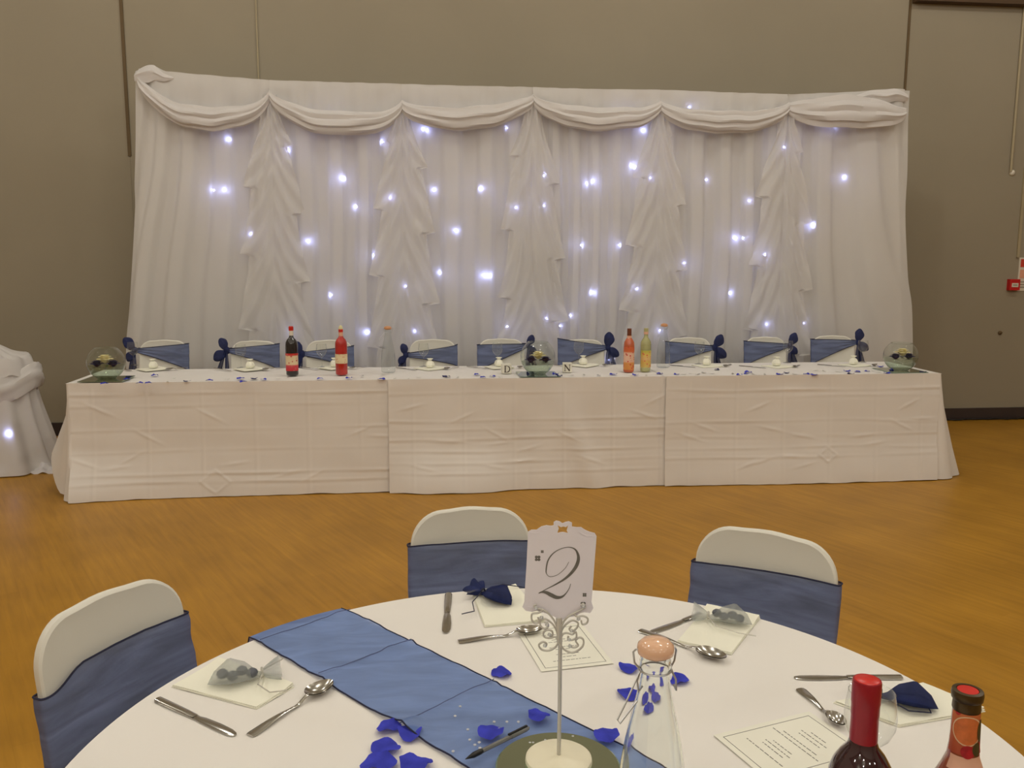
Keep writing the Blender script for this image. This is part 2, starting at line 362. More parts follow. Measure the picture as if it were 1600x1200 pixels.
MB().box((-.09, -.008, .12), (.09, -.006, .20)).build('middle_panel', M['sign_pink'], t, smooth=False)
for k in range(3): MB().box((-.085, -.0075, .03+.025*k), (.085, -.006, .04+.025*k)).build('text_line', M['sign_grey'], t, smooth=False)

# ceiling lamps (above the frame): round high bay lamps
lamp_data = bpy.data.lights.new('lamp_light', 'POINT'); lamp_data.shadow_soft_size = .13; lamp_data.energy = LAMP_W; lamp_data.color = LAMP_COL
hm = MB().lathe([(.001, .26), (.05, .255), (.06, .20), (.035, .16), (.03, .14)], 20).mesh('cap', M['metal'])
for (x, y) in LAMP_XY:
    t = thing('ceiling_lamp', 'round globe lamp hanging from the hall ceiling', 'lamp', (x, y, CEIL-.55), 0, 'hall ceiling lamps')
    place(hm, 'cap', (0, 0, 0), parent=t)
    MB().tube([(0, 0, .25), (0, 0, .55)], .012, 8).build('hanger', M['metal'], t)
    lo = bpy.data.objects.new('light_source', lamp_data); C.objects.link(lo); lo.parent = t; lo.location = (0, 0, 0)

# ================================================================= backdrop
B0, B1, YB0, TB = -2.13, 4.07, 7.33, -.0343
BW = B1-B0
def yb(X): return YB0+TB*(X-B0)
top_px = [(213,112),(245,106),(260,114),(300,118),(420,128),(520,131),(628,134),(730,137),(833,139),(930,142),(1032,143),(1130,147),(1232,150),(1330,146),(1390,141),(1414,143)]
ztop_pts = []
for x, y in top_px:
    P = onY(x, y, YB0)
    for _ in range(4): P = onY(x, y, yb(P.x))
    ztop_pts.append((P.x, P.z))
def ztop(X): return interp(X, ztop_pts)
def edge_flare(u, z):
    d = 2*u-1; return math.copysign(abs(d)**5, d)*(.20*sm(2.9, .3, z))
def pleat(u, z):
    ph = 46*u+.9*math.sin(9.1*u+1)+.5*math.sin(23*u)
    low = (2.9-z)/2.9
    ph += 2.6*low*math.exp(-u/.07)-2.6*low*math.exp(-(1-u)/.07)+.25*nz(u*9, z*.9)
    s = math.sin(2*PI*ph*.62)
    a = .5+.5*nz(u*17, 3.1)
    return (.022+.020*a)*math.tanh(2.6*s)*(.55+.45*sm(2.9, 1.8, z))+.012*math.sin(2*PI*11*u+2)*low+.006*nz(u*40, z*2.5)
def drape(u, z):
    X = B0+BW*u+edge_flare(u, z); return X, yb(B0+BW*u)-.02+pleat(u, z)
BARZ = min(z for _, z in ztop_pts)-.06
bd = thing('draped_backdrop', 'wide white draped backdrop with swags and fairy lights against taupe wall', 'backdrop', ((B0+B1)/2, yb((B0+B1)/2), 0))
def fvoile(a, b):
    z = .012+(ztop(B0+BW*a)-.012)*b; X, Y = drape(a, z); return (X, Y, z)
MB().grid(fvoile, 420, 46).build('voile_curtain', M['voile'], bd, world=True)
MB().grid(lambda a, b: (B0+BW*a+edge_flare(a, .02+(BARZ-.04)*b)*.9, yb(B0+BW*a)+.095+.008*math.sin(70*a), .02+(BARZ-.04)*b), 160, 10).build('backing_cloth', M['backing'], bd, world=True)
MB().tube([(B0+.02, yb(B0)+.05, BARZ), (B1-.02, yb(B1)+.05, BARZ)], .018, 10).build('crossbar', M['metal'], bd, world=True)
for X in (B0+.05, B0+BW*.5, B1-.05):
    p = MB().tube([(X, yb(X)+.13, .012), (X, yb(X)+.13, BARZ+.01)], .019, 10).build('upright_pole', M['metal'], bd, world=True)
    MB().box((X-.2, yb(X)+.0, 0), (X+.2, yb(X)+.26, .012)).build('base_plate', M['metal'], bd, smooth=False, world=True)
# swags
node_px = [(216,124),(421,146),(628,163),(833,152),(1032,163),(1232,166),(1414,172)]
NODE = []
for x, y in node_px:
    P = onY(x, y, YB0)
    for _ in range(4): P = onY(x, y, yb(P.x)-.08)
    NODE.append(P)
sag_px = [205, 212, 204, 205, 209, 199]      # lowest edge of each swag in the photo
for i in range(6):
    A, Bn = NODE[i], NODE[i+1]
    mx = (node_px[i][0]+node_px[i+1][0])/2; P = onY(mx, sag_px[i], yb((A.x+Bn.x)/2)-.1); zl = P.z
    thick = .165 if i < 5 else .24
    seed = i*3.7
    def fsw(s, th, A=A, Bn=Bn, zl=zl, thick=thick, seed=seed, i=i):
        q = 4*s*(1-s); T = (.085+(thick-.085)*q**.8)
        mid = (A.z+Bn.z)/2; sag = mid-.03-(zl+T*.5)
        pz = A.z+(Bn.z-A.z)*s-.02-sag*(q**.78)
        X = A.x+(Bn.x-A.x)*s
        a = 2*PI*th
        fold = 1+.12*math.cos(7*a+seed+2.2*math.sin(PI*s)+1.5*nz(s*2, seed))+.06*math.cos(13*a+seed*2-3*s)
        asym = .02*nz(s*5, seed)
        dy = (.034+.036*q**.7)
        return (X, yb(X)-.075-.02*q+dy*math.sin(a)*fold, pz+asym+T*.5*math.cos(a)*fold)
    MB().grid(fsw, 56, 40, cv=True).build('swag', M['swag'], bd, world=True)
    # gathered valance panel above the swag roll
    def fval(s, v, A=A, Bn=Bn, zl=zl, seed=seed):
        q = 4*s*(1-s); X = A.x+(Bn.x-A.x)*s; zt = ztop(X)+.004
        zlo = min(zt-.02, A.z+(Bn.z-A.z)*s-.03-((A.z+Bn.z)/2-.10-zl)*q**.78)
        z = zlo+(zt-zlo)*v
        f = .013*math.tanh(2*math.sin(2*PI*(5.2*s+.25*math.sin(6*s+seed))))*(.4+.6*(1-v))+.010*nz(s*7, v*2.5, seed)
        return (X, yb(X)-.058-.012*(1-v)*q+f, z)
    MB().grid(fval, 44, 10).build('valance', M['voile'], bd, world=True)
for k, (xa_, xb_) in enumerate(((B0+.01, B0+.30), (B1-.62, B1-.03))):      # bunched scarf ends over the top corners
    def fb(u, v, xa_=xa_, xb_=xb_, k=k):
        a = 2*PI*u; X = xa_+(xb_-xa_)*v; e = v if k else 1-v           # e = 1 at the outer corner
        r = (.016+.038*sm(0, .7, e))*(math.sin(PI*min(1, max(0, .03+.94*v)))**.35)*(1+.13*math.cos(5*a+2*v)+.07*math.sin(9*a+4*v))
        zc = ztop(X)-.045-.012*e+(.006*math.sin(17*v) if k else 0)
        return (X, yb(X)-.062+r*math.sin(a)*.8, zc+r*math.cos(a)*(1.15 if k == 0 else .95))
    MB().grid(fb, 28, 24, cu=True).build('scarf_end', M['swag'], bd, world=True)
# ruched tails below the joins
for i in range(1, 6):
    P = NODE[i]; seed = i*5.3
    def ftail(u, v, P=P, seed=seed):
        z = (P.z-.03)*(1-v)+.02; s = 2*u-1; low = 1-z/P.z
        hw = .06+.09*sm(0, .25, low)+.15*low
        side = 1 if s > 0 else -1
        zig2 = ((z+seed*.13+(.21 if side > 0 else 0)+.06*nz(seed, z)) / .55) % 1.0
        hw *= 1+.35*(1-zig2)**1.5*sm(0, .15, low)*abs(s)**2-.10
        dome = .036*(1-abs(s)**1.6)+.006
        chev = ((z+abs(s)*(.34+.50*low)+.10*nz(s*1.5+seed, z*1.3)) / (.26+.05*nz(seed, z*.5))) % 1.0
        ridge = .028*(math.sin(PI*chev**1.6)**1.3)*(.25+.75*abs(s))*(1.2-.5*low)+.014*nz(s*4+seed, z*1.2, 3)
        seam = -.012*math.exp(-(s/.09)**2)
        X = P.x+hw*s+.04*nz(seed, z*1.1)*low
        uu = max(0, min(1, (X-B0)/BW))
        return (X, yb(X)-.042-dome-ridge-seam+.012*nz(s*3+seed, z*4), z)
    MB().grid(ftail, 40, 190).build('ruched_tail', M['tail'], bd, world=True)

# fairy lights hanging between voile and backing
LEDS = [(357,218),(451,235),(334,297),(351,297),(392,365),(482,377),(518,461),(573,519),(534,279),(557,323),(610,309),(597,222),(512,187),(584,399),(634,447),(648,517),
 (660,202),(667,204),(678,297),(712,360),(688,426),(757,430),(764,431),(752,295),(806,324),(850,274),(850,321),(792,200),(793,510),(854,497),(892,493),(875,509),(908,383),(968,383),(926,457),(995,451),
 (917,287),(926,283),(976,176),(1004,204),(992,261),(986,259),(1016,278),(1069,411),(1077,167),(1103,281),(1170,314),(1147,372),(1161,372),(1195,398),(1225,230),(1140,458),(1198,507),(1270,352),
 (1318,277),(1303,195),(1031,516),(455,519),(951,562),(1256,505),(538,279),(812,546)]
DIM = {(792,200),(875,509),(892,493),(1103,281),(1170,314),(1256,505),(951,562),(812,546)}
bulb = MB().ico((0, 0, 0), .0065, 6).mesh('bulb', M['led'])
M['led_dim'] = emit('led_cool_white_dim', (.45, .50, 1.0, 1), 75); bulb_dim = MB().ico((0, 0, 0), .0065, 6).mesh('bulb', M['led_dim'])
wires = MB(); spots = []
for (x, y) in LEDS:
    P = onY(x, y, YB0)
    for _ in range(5):
        u = max(.01, min(.99, (P.x-B0)/BW)); yy = drape(u, P.z)[1]+.018
        P = onY(x, y, yy)
    spots.append(((x, y) in DIM, P)); yw = yb(P.x)+.05
    wires.tube([(P.x, P.y+.006, P.z), (P.x+.004, yw, P.z+.03), (P.x, yw, BARZ)], .0012, 4)
lw = wires.build('light_string', M['ledwire'], bd, world=True); lw['label'] = 'cool white fairy lights glowing through the voile'
for dim, P in spots: place(bulb_dim if dim else bulb, 'bulb', P-Vector(bd.location), parent=lw)

# ================================================================= draped side table
ST = Vector((-3.12, 6.70, 0))
st = thing('draped_side_table', 'round side table draped in gathered white cloth with a fairy light', 'table', ST)
def fskirt(u, v):
    a = 2*PI*u; z = .01+.62*(1-v); r = .315+.135*v**1.3
    r += (.012+.02*v)*math.sin(13*a+1.2*math.sin(3*a))+.012*nz(3*math.cos(a), 3*math.sin(a), v*2)
    r += .035*sm(.86, 1, v)*(.5+.5*nz(4*math.cos(a), 4*math.sin(a), 8))
    return (r*math.cos(a), r*math.sin(a), z)
MB().grid(fskirt, 150, 26, cu=True).build('skirt', M['swag'], st)
def fsw2(u, v):
    a = 2*PI*u; th = 2*PI*v
    q = .5+.5*math.cos(4*(a+.75)); zc = .60+.085*(1-q)
    f = 1+.16*math.cos(5*th+2*math.sin(4*a)+a)
    return ((.315+.03*(1-q)+.04*math.cos(th)*f)*math.cos(a), (.315+.03*(1-q)+.04*math.cos(th)*f)*math.sin(a), zc+.085*math.sin(th)*f)
MB().grid(fsw2, 110, 22, cu=True, cv=True).build('swag', M['swag'], st)
def ftop(u, v):
    a = 2*PI*u; r = .335*(1-v)
    z = .70+.12*sm(0, .12, v)+.075*sm(.15, .8, v)+.02*nz(6*r*math.cos(a), 6*r*math.sin(a), 3)+.012*math.sin(17*a+4*v)*(1-v)
    rr = r*(1+.03*math.sin(9*a))
    return (rr*math.cos(a), rr*math.sin(a), z)
MB().grid(ftop, 90, 22, cu=True).build('bunched_top_cloth', M['swag'], st)
MB().lathe([(.29, .68), (.29, .70)], 32).build('tabletop', M['wood'], st)
MB().tube([(0, 0, .02), (0, 0, .68)], .03, 10).build('column', M['metal'], st)
MB().lathe([(.25, 0), (.25, .02), (.04, .04)], 24).build('foot', M['metal'], st)
P = onY(14, 677, 6.2)
for k in range(200):
    P = onY(14, 677, 6.2+.003*k)
    if math.hypot(P.x-ST.x, P.y-ST.y) < .315+.135*((.63-P.z)/.62)**1.3+.035: break
bl = place(bulb, 'bulb', P-ST, parent=st)
cb = MB().tube([at(70,716,.02), at(78,722,.006), at(74,733,.006), at(62,737,.006), at(80,728,.02), at(90,724,.008)], .006, 6).build('black_tube', M['black'])
tag(cb, 'short black cable lying by the foot of the draped side table', 'cable')
def frag(u, v):
    c = at(66, 738, .01); a = 2*PI*u
    r = .09*(1-v)*(1+.25*math.sin(3*a)+.15*math.sin(7*a)); return (c.x+.06+r*math.cos(a), c.y+.06+r*.8*math.sin(a), .004+.05*v*(1+.6*nz(u*9, v*3))+.004*math.sin(9*a)*(1-v))
# trailing hem of the side table cloth
def fhem(u, v):
    c = at(60, 742, 0); x = c.x-.10+.22*u; y = c.y+.02+.18*v
    return (x, y, .006+.07*math.sin(PI*v)*math.sin(PI*u)*(.6+.5*nz(u*6, v*6, 2))+.008*math.sin(14*u+5*v))
MB().grid(fhem, 22, 16).build('trailing_hem', M['swag'], st, world=True)

# ================================================================= top table
TZ = .745; TX0, TX1, TY0, TY1 = -2.19, 3.65, 5.74, 6.42
seamL = at(606, 597, TZ).x; seamR = at(1040, 590, TZ).x
jt = [TX0, TX0+(TX1-TX0)/3, TX0+2*(TX1-TX0)/3, TX1]
for k, nm in enumerate(('under the cloth end beside the draped side table', 'under the middle cloth of the top table', 'under the cloth end beside the skirting board')):
    t = thing('trestle_table', 'folding trestle table hidden '+nm, 'table', ((jt[k]+jt[k+1])/2, (TY0+TY1)/2, 0), 0, 'top table trestles')
    hw = (jt[k+1]-jt[k])/2-.01; hd = (TY1-TY0)/2-.012
    MB().box((-hw, -hd, .705), (hw, hd, .735)).build('tabletop', M['wood'], t, smooth=False)
    for sx in (-1, 1):
        for sy in (-1, 1): MB().tube([(sx*(hw-.18), sy*(hd-.06), 0), (sx*(hw-.18), sy*(hd-.06), .705)], .014, 8).build('leg', M['metal'], t)
        MB().tube([(sx*(hw-.18), -(hd-.06), .25), (sx*(hw-.18), hd-.06, .25)], .01, 8).build('stretcher', M['metal'], t)

def crease(x, z, seed, hl, vl):
    """pressed fold lines and small wrinkles of a table drop"""
    d = 0
    for i, (zi, a) in enumerate(hl):
        zz = zi+.012*nz(x*1.7, i*3.1+seed)+.020*nz(x*.6, i*1.3+seed, 5)
        m = .45+.9*max(-.3, nz(x*2.1, i*7+seed, 2))
        d += a*m*math.exp(-((z-zz)/.0085)**2)-a*.5*m*math.exp(-((z-zz+.016)/.012)**2)
    for i, (xi, a) in enumerate(vl):
        d += a*math.exp(-((x-xi)/.008)**2)*(.5+.7*nz(z*4, i+seed))
    d += .0045*nz(x*3.2, z*7, seed)+.006*nz(x*1.1, z*1.6, seed+4)
    for k in range(14):          # short stray wrinkles
        cx = (math.sin(seed*9.1+k*12.9)*43758.5) % 1; cz = (math.sin(seed*5.7+k*78.2)*43758.5) % 1; an = (math.sin(seed+k*3.3)*.5)
        dx = x-(vl[0][0]-.2+cx*(vl[-1][0]-vl[0][0]+.4)); dz = z-(.1+.5*cz)
        l = dx*math.cos(an)+dz*math.sin(an); n = -dx*math.sin(an)+dz*math.cos(an)
        d += .006*math.exp(-(l/.075)**2-(n/.008)**2)
    return d*.62

def top_cloth(name, label, xa, xb, ends, z, seed, hl, off, hem, diamond=None, folds=()):
    t = thing(name, label, 'tablecloth', ((xa+xb)/2, (TY0+TY1)/2, 0), 0, None)
    yf = TY0-off
    # top sheet + short drop behind
    def ft(u, v):
        X = xa+(xb-xa)*u
        if v < .2: q = v/.2; return (X, TY1+.008+.02*(1-q), z-.22*(1-q))
        q = (v-.2)/.8; Y = TY1+.008+(yf-TY1-.008)*q
        return (X, Y, z+.0015*nz(X*3, Y*3, seed))
    MB().grid(ft, int((xb-xa)/.04), 20).build('top_sheet', M['cloth'], t, world=True)
    # perimeter drop: (end side), rounded corner, front, rounded corner, (end side)
    per = []; R = .02
    if 'L' in ends:
        for k in range(24): per.append((xa, TY1-(TY1-yf-R)*k/24, -1, 0, 'e'))
        for k in range(12): a = PI/2*k/12; per.append((xa+R-R*math.cos(a), yf+R-R*math.sin(a), -math.cos(a), -math.sin(a), 'c'))
        x0 = xa+R
    else: x0 = xa
    x1 = xb-R if 'R' in ends else xb
    n = int((x1-x0)/.0095)
    for k in range(n+1): per.append((x0+(x1-x0)*k/n, yf, 0, -1, 'f'))
    if 'R' in ends:
        for k in range(1, 13): a = PI/2*k/12; per.append((xb-R+R*math.sin(a), yf+R-R*math.cos(a), math.sin(a), -math.cos(a), 'c'))
        for k in range(1, 25): per.append((xb, yf+R+(TY1-yf-R)*k/24, 1, 0, 'e'))
    nv = 88; N = len(per)-1
    vl = [(xa+.16+.335*k, .004) for k in range(int((xb-xa)/.335)+1)]
    def fd(u, v):
        X, Y, nx, ny, k = per[int(round(u*N))]
        drop = z-.006; tt = v
        dist = min(abs(X-xa) if 'L' in ends else 9, abs(X-xb) if 'R' in ends else 9)
        if k == 'e':
            depth = (Y-yf)/(TY1-yf)
            side = 1 if nx > 0 else -1
            if side < 0:   # end by the side table: billows out, hem lifts towards the back
                fl = .02*tt+.19*math.sin(PI*min(1, depth*1.2+.02))**.8*tt
                zz = z-(drop-.26*sm(.0, .42, depth))*tt
            else:
                fl = .05*tt+.17*math.exp(-((depth-.16)/.20)**2)*tt**1.15+.03*tt*math.sin(16*depth)
                zz = z-drop*tt*(1-.04*sm(.3, 1, depth))
            return (X+nx*fl, Y, zz)
        if k == 'c':
            right = nx > 0 and 'R' in ends and X > (xa+xb)/2
            fl = (.045+.07*abs(nx))*tt**1.1 if right else (.042+.085*tt*abs(ny))*tt**1.1*(1-.6*abs(nx))
            return (X+nx*fl*1.2, Y+ny*fl*.8, z-drop*tt)
        zz = z-drop*tt
        d = crease(X, zz, seed, hl, vl)*sm(0, .08, tt)
        if diamond:
            for (dx_, dz_, sz) in diamond:
                m_ = abs(abs(X-dx_)*.8+abs(zz-dz_)-sz); d += .004*math.exp(-(m_/.007)**2)
        big = .012*math.sin(X*2.3+1)*tt**1.5+.02*nz(X*1.3, 3.3)*tt**2
        fl = .012+.03*tt**1.5+hem(X)*sm(.55, 1, tt)
        for (xt, xbm, fw_, am) in folds: d += am*sm(.02, .7, tt)*math.exp(-((X-(xt+(xbm-xt)*tt))/fw_)**2)
        wave = .007*sm(.9, 1, tt)*nz(X*7, seed, 9)
        return (X, Y-fl-big-d, max(.004, zz+wave+.006*(1-tt)))
    MB().grid(fd, N, nv).build('drop', M['cloth'], t, world=True)
    return t
top_cloth('tablecloth', 'white creased cloth on the top table end by the draped side table', TX0-.01, seamL+.06, 'L', TZ, 1.3,
          [(.665, .005), (.60, .003), (.44, .004), (.30, .003), (.165, .007), (.10, .006)], .004, lambda X: .085*math.exp(-(X-TX0)/.55), [(at(335, 760, .08).x, .10, .075)])
top_cloth('tablecloth', 'white creased cloth over the middle of the top table', seamL, seamR+.06, '', TZ+.003, 4.9,
          [(.655, .004), (.47, .006), (.40, .005), (.345, .006), (.27, .007), (.20, .006), (.13, .006)], .018, lambda X: .014+.05*max(0, math.sin((X-seamL)*3.4)), None, ((at(870, 590, TZ).x, at(930, 590, TZ).x, .09, .030), (at(820, 590, TZ).x, at(800, 590, TZ).x, .12, -.018), (at(720, 590, TZ).x, at(660, 590, TZ).x, .10, .012)))
top_cloth('tablecloth', 'white creased cloth on the top table end by the skirting board', seamR, TX1+.01, 'R', TZ+.006, 8.2,
          [(.655, .006), (.60, .003), (.43, .004), (.33, .004), (.25, .005), (.19, .005)], .036, lambda X: .02, [(at(1290, 720, .15).x, .20, .05)])
TS = TZ+.0085          # where things stand on the top table

# ================================================================= chairs
def backrest_mesh(wd, zt):
    mb = MB(); rc = .088; N = []
    def outline(s, dz=0):
        h = wd*s; top = zt-dz; r = rc*s; pts = []
        pts.append((-h, .42)); 
        for k in range(7): pts.append((-h+.006*k/6, .42+(top-r-.42)*(k+1)/8))
        for k in range(11): a = PI-PI/2*k/10; pts.append((-h+.006+r+r*math.cos(a), top-r+r*math.sin(a)))
        for k in range(1, 8): x = -h+.006+r+(2*h-.012-2*r)*k/8; pts.append((x, top+.005*math.sin(PI*k/8)**2))
        for k in range(11): a = PI/2-PI/2*k/10; pts.append((h-.006-r+r*math.cos(a), top-r+r*math.sin(a)))
        for k in range(7): pts.append((h-.006*(6-k)/6, top-r-(top-r-.42)*(k+1)/8))
        return pts
    def P(x, z, y): return (x, y+(z-.42)*.13, z)
    rings = [(.95, .010, .010), (.99, .008, .002), (1, .001, 0), (.995, -.007, .001), (.97, -.011, .006), (.93, -.009, .012), (.80, -.003, .04), (.5, .002, .11)]
    loops = []
    for s, y, dz in rings: loops.append([P(x, z, y-.012*(1-(x/wd)**2)*0+.022*((x/wd)**2)*-1) for x, z in outline(s, dz)])
    L = len(loops[0]); vs = [p for l in loops for p in l]; fs = []
    for a in range(len(loops)-1):
        for k in range(L): fs.append((a*L+k, a*L+(k+1) % L, (a+1)*L+(k+1) % L, (a+1)*L+k))
    fs.append(tuple(range(L))); fs.append(tuple((len(loops)-1)*L+k for k in range(L)))
    mb.add(vs, fs); return mb
def chair_base(t, wd):
    def fs(u, v):
        a = 2*PI*u; c, s_ = math.cos(a), math.sin(a)
        x = (wd+.012)*math.copysign(abs(c)**.45, c); y = .20*math.copysign(abs(s_)**.45, s_)-.205
        k = math.sin(PI*min(1, max(0, v)))
        return (x*(1-.0*v), y, .425+.045*v)
    mb = MB(); mb.lathe([(.001, -.03), (.92, -.028), (.99, -.018), (1, -.004), (.97, .012), (.80, .018), (.001, .022)], 40)
    mb.v = [((wd+.015)*math.copysign(min(1, math.hypot(x, y))*abs(x/max(1e-6, math.hypot(x, y)))**.4, x) if math.hypot(x, y) > 1e-4 else 0,
             -.21+.205*(math.copysign(min(1, math.hypot(x, y))*abs(y/max(1e-6, math.hypot(x, y)))**.4, y) if math.hypot(x, y) > 1e-4 else 0), .44+z) for x, y, z in mb.v]
    mb.build('seat', M['cover'], t)
    for sx in (-1, 1):
        for yb_, y2 in ((-.385, -.40), (-.02, .05)):
            MB().tube([(sx*(wd-.02), yb_, .43), (sx*(wd-.015), (yb_+y2)/2, .2), (sx*wd, y2, 0)], [.024, .02, .024], 10).build('leg', M['cover'], t)
    def skirt(u, v):
        a = 2*PI*u; c, s_ = math.cos(a), math.sin(a)
        x = (wd+.006)*math.copysign(abs(c)**.35, c); y = -.205+.195*math.copysign(abs(s_)**.35, s_)
        arch = .26*max(0, 1-(abs(abs(c)-abs(s_))*0+abs(math.sin(2*a)))**.6)
        z0 = .02+arch; z = .43+(z0-.43)*v
        return (x*(1+.02*v), y+(.045*v if s_ > 0 else -.012*v), z)
    MB().grid(skirt, 64, 8, cu=True).build('skirt', M['cover'], t)
def ring_pt(a, wd, z, off):
    c, s_ = math.cos(a), math.sin(a)
    x = (wd+off*.6)*math.copysign(abs(c)**.30, c); y = (.0125+off)*math.copysign(abs(s_)**.35, s_)
    return x, y-.022*(x/wd)**2+(z-.42)*.13
def sash_band(t, wd, z0f, z1f, seed, pinch=0):
    """organza band round the backrest; z0f / z1f give the hems over x"""
    NU, NV = 120, 16
    def f(u, v):
        a = 2*PI*u; x, _ = ring_pt(a, wd, .7, .004)
        z0, z1 = z0f(x/wd), z1f(x/wd); z = z0+(z1-z0)*v
        fold = (z1f(-1)-z0f(-1)+z1f(1)-z0f(1))/2
        close = 1-(z1-z0)/max(z1f(-1)-z0f(-1), z1f(1)-z0f(1))
        off = .005+.0025*nz(x*14, z*30, seed)+close*.010*(.5+.5*math.sin(v*19+seed+2*math.sin(x*8)))
        if pinch == 0: off += .0075*max(-.3, nz(x*5+z*4, z*26-x*5, seed+3))*(1-abs(x/wd)**6)+.0015*math.sin(50*z+16*x+5*nz(x*9, z*9, seed))
        x, y = ring_pt(a, wd, z, off); return (x, y, z)
    s = MB().grid(f, NU, NV, cu=True).build('sash', M['sash'], t)
    for v in (0, 1):
        MB().tube([f(k/NU, v) for k in range(NU)], .0022 if pinch == 0 else .003, 5, closed=True).build('hem', M['sash_hem'], s)
def bow(t, x, y, z, side, seed, sc_=1.0):
    b = MB().ico((x, y, z), .022*sc_, 8, 1.25).build('knot', M['bow'], t)
    rnd = random.Random(seed)
    for k in range(2):
        ang = (PI/2 + rnd.uniform(-.5, .3)*side) if k == 0 else (-PI/2+.5*side+rnd.uniform(-.3, .3))
        dr = Vector((math.cos(ang)+.35*side, 0, math.sin(ang))).normalized(); pr = Vector((-dr.z, 0, dr.x)); L = .085*sc_*rnd.uniform(.85, 1.2)
        def f(s, v, dr=dr, pr=pr, L=L):
            a = 2*PI*v; q = math.sin(PI*min(1, .04+.92*s**1.25))**.8; c = dr*(L*1.25*s); w_ = L*.40*q*(1+.18*math.cos(3*a+5*s)+.10*math.cos(7*a))
            o_ = pr*(w_*math.cos(a)); return (x+c.x+o_.x, y-.006+w_*.55*math.sin(a), z+c.z+o_.z)
        MB().grid(f, 14, 18, cv=True).build('bow_loop', M['bow'], t)
    for k in range(2):
        dx = side*(.02+.05*k)+rnd.uniform(-.02, .02); L = rnd.uniform(.20, .30)
        def f(s, v, dx=dx, L=L):
            wdt = .012+.065*s**.6
            return (x+dx*s**.7+(v-.5)*wdt*.7+.006*math.sin(12*v), y-.01+.015*math.sin(8*v+4*s)+.02*s, z-L*s)
        MB().grid(f, 14, 8).build('bow_tail', M['bow'], t)
def make_chair(label, loc, rz, wd, zt, group, sash):
    t = thing('chair', label, 'chair', loc, rz, group)
    backrest_mesh(wd, zt).build('backrest', M['cover'], t); chair_base(t, wd)
    if sash['kind'] == 'band':
        a0, a1, tilt, sag = sash['z0'], sash['z1'], sash.get('tilt', 0), sash.get('sag', 0)
        sash_band(t, wd, lambda x: a0+tilt*x, lambda x: a1+tilt*x-sag*math.exp(-((x+.9)/.35)**2), sash['seed'])
        yb_ = .03+(.68-.42)*.13
        bow(t, 0, yb_+.03, .63, 1, sash['seed'], .9)
    else:
        s = sash['side']; ze, hk, zk, hb = sash['ztop'], .016, sash['zk'], sash['h']
        def lerp(x): return (max(-1, min(1, x*s))+1)/2          # 0 open side -> 1 knot side
        e = lambda x: lerp(x)**sash.get('pow', 1.1)
        sash_band(t, wd, lambda x: (ze-hb)+((zk-hk)-(ze-hb))*e(x), lambda x: ze+((zk+hk)-ze)*e(x), sash['seed'], 1)
        bow(t, s*(wd+.022), (zk-.42)*.13-.03, zk, s, sash['seed'], sash.get('bow', 1.0))
    return t

RTC = Vector((.207, 1.265, 0)); RTR = .774; RZ = .745
def near_chair(px, py, zt, label, wd, sash, turn=0, push=0):
    P = at(px, py, zt); d = (RTC-P); d.z = 0; d.normalize()
    rz = math.atan2(d.x, -d.y)+turn
    back = (zt-.42)*.13
    loc = Vector((P.x, P.y, 0))+Vector((math.sin(rz), -math.cos(rz), 0))*(back+push)
    return make_chair(label, (loc.x, loc.y, 0), rz, wd, zt, 'chairs at the round table', sash)
near_chair(733, 794, .87, 'white covered chair with wide blue sash, straight behind the number two card', .168, dict(kind='band', z0=.53, z1=.785, seed=2.1))
near_chair(158, 930, .87, 'white covered chair with blue sash, next to the table end of the blue runner', .182, dict(kind='band', z0=.53, z1=.772, seed=5.2, sag=.03))
near_chair(1203, 832, .87, 'white covered chair with blue sash, behind the stoppered clear bottle', .184, dict(kind='band', z0=.53, z1=.778, seed=8.4, tilt=.008))

chairs = [ # px centre, px of the top, half width, knot side, sash top z, sash height, knot z, pow
 (256, 532, .185, -1, .885, .20, .835, .9, 1.0), (398, 533, .185, -1, .88, .20, .83, .8, 1.1), (515, 532, .185, -1, .86, .18, .80, .8, 1.1),
 (676, 531, .19, -1, .865, .17, .785, .7, 1.0), (783, 530, .19, 1, .86, .19, .85, 1.2, .8), (908, 531, .19, 1, .905, .23, .83, .9, 1.0),
 (1075, 528, .19, 1, .875, .19, .825, 1.0, 1.1), (1195, 527, .18, 1, .875, .20, .835, .9, 1.0), (1300, 525, .185, 1, .885, .20, .86, 1.0, 1.0)]
for i, (px, py, hw, s, ze, h, zk, pw, bs) in enumerate(chairs):
    P = onY(px, py, 6.90)
    make_chair('white covered chair with navy bow, %s top table seat from the draped side table' % ORD[i], (P.x, 6.845, 0), random.uniform(-.05, .05), hw, P.z, 'chairs along the top table',
               dict(kind='tie', side=s, ztop=ze, h=h, zk=zk, seed=i*2.7+1, bow=bs, pow=pw))

# ================================================================= round table
rtb = thing('round_table', 'round guest table under a white cloth in the foreground', 'table', RTC)
MB().lathe([(.76, .715), (.765, .72), (.765, .735), (.76, .74)], 64).build('tabletop', M['wood'], rtb)
for k in range(4):
    a = PI/4+PI/2*k; MB().tube([(.42*math.cos(a), .42*math.sin(a), 0), (.42*math.cos(a), .42*math.sin(a), .715)], .016, 8).build('leg', M['metal'], rtb)
rc = thing('round_tablecloth', 'smooth white cloth covering the round guest table', 'tablecloth', RTC)
def fround(u, v):
    a = 2*PI*u
    if v < .6:
        r = RTR*(v/.6); return (r*math.cos(a), r*math.sin(a), RZ+.0008*nz(r*math.cos(a)*5, r*math.sin(a)*5))
    q = (v-.6)/.4; fold = .5+.5*math.sin(15*a+1.5*math.sin(2*a))
    r = RTR+.006*math.sin(PI*min(1, q*5)/2)+(.012+.05*fold)*q**1.2
    return (r*math.cos(a), r*math.sin(a), RZ-.004*min(1, q*8)-.25*q)
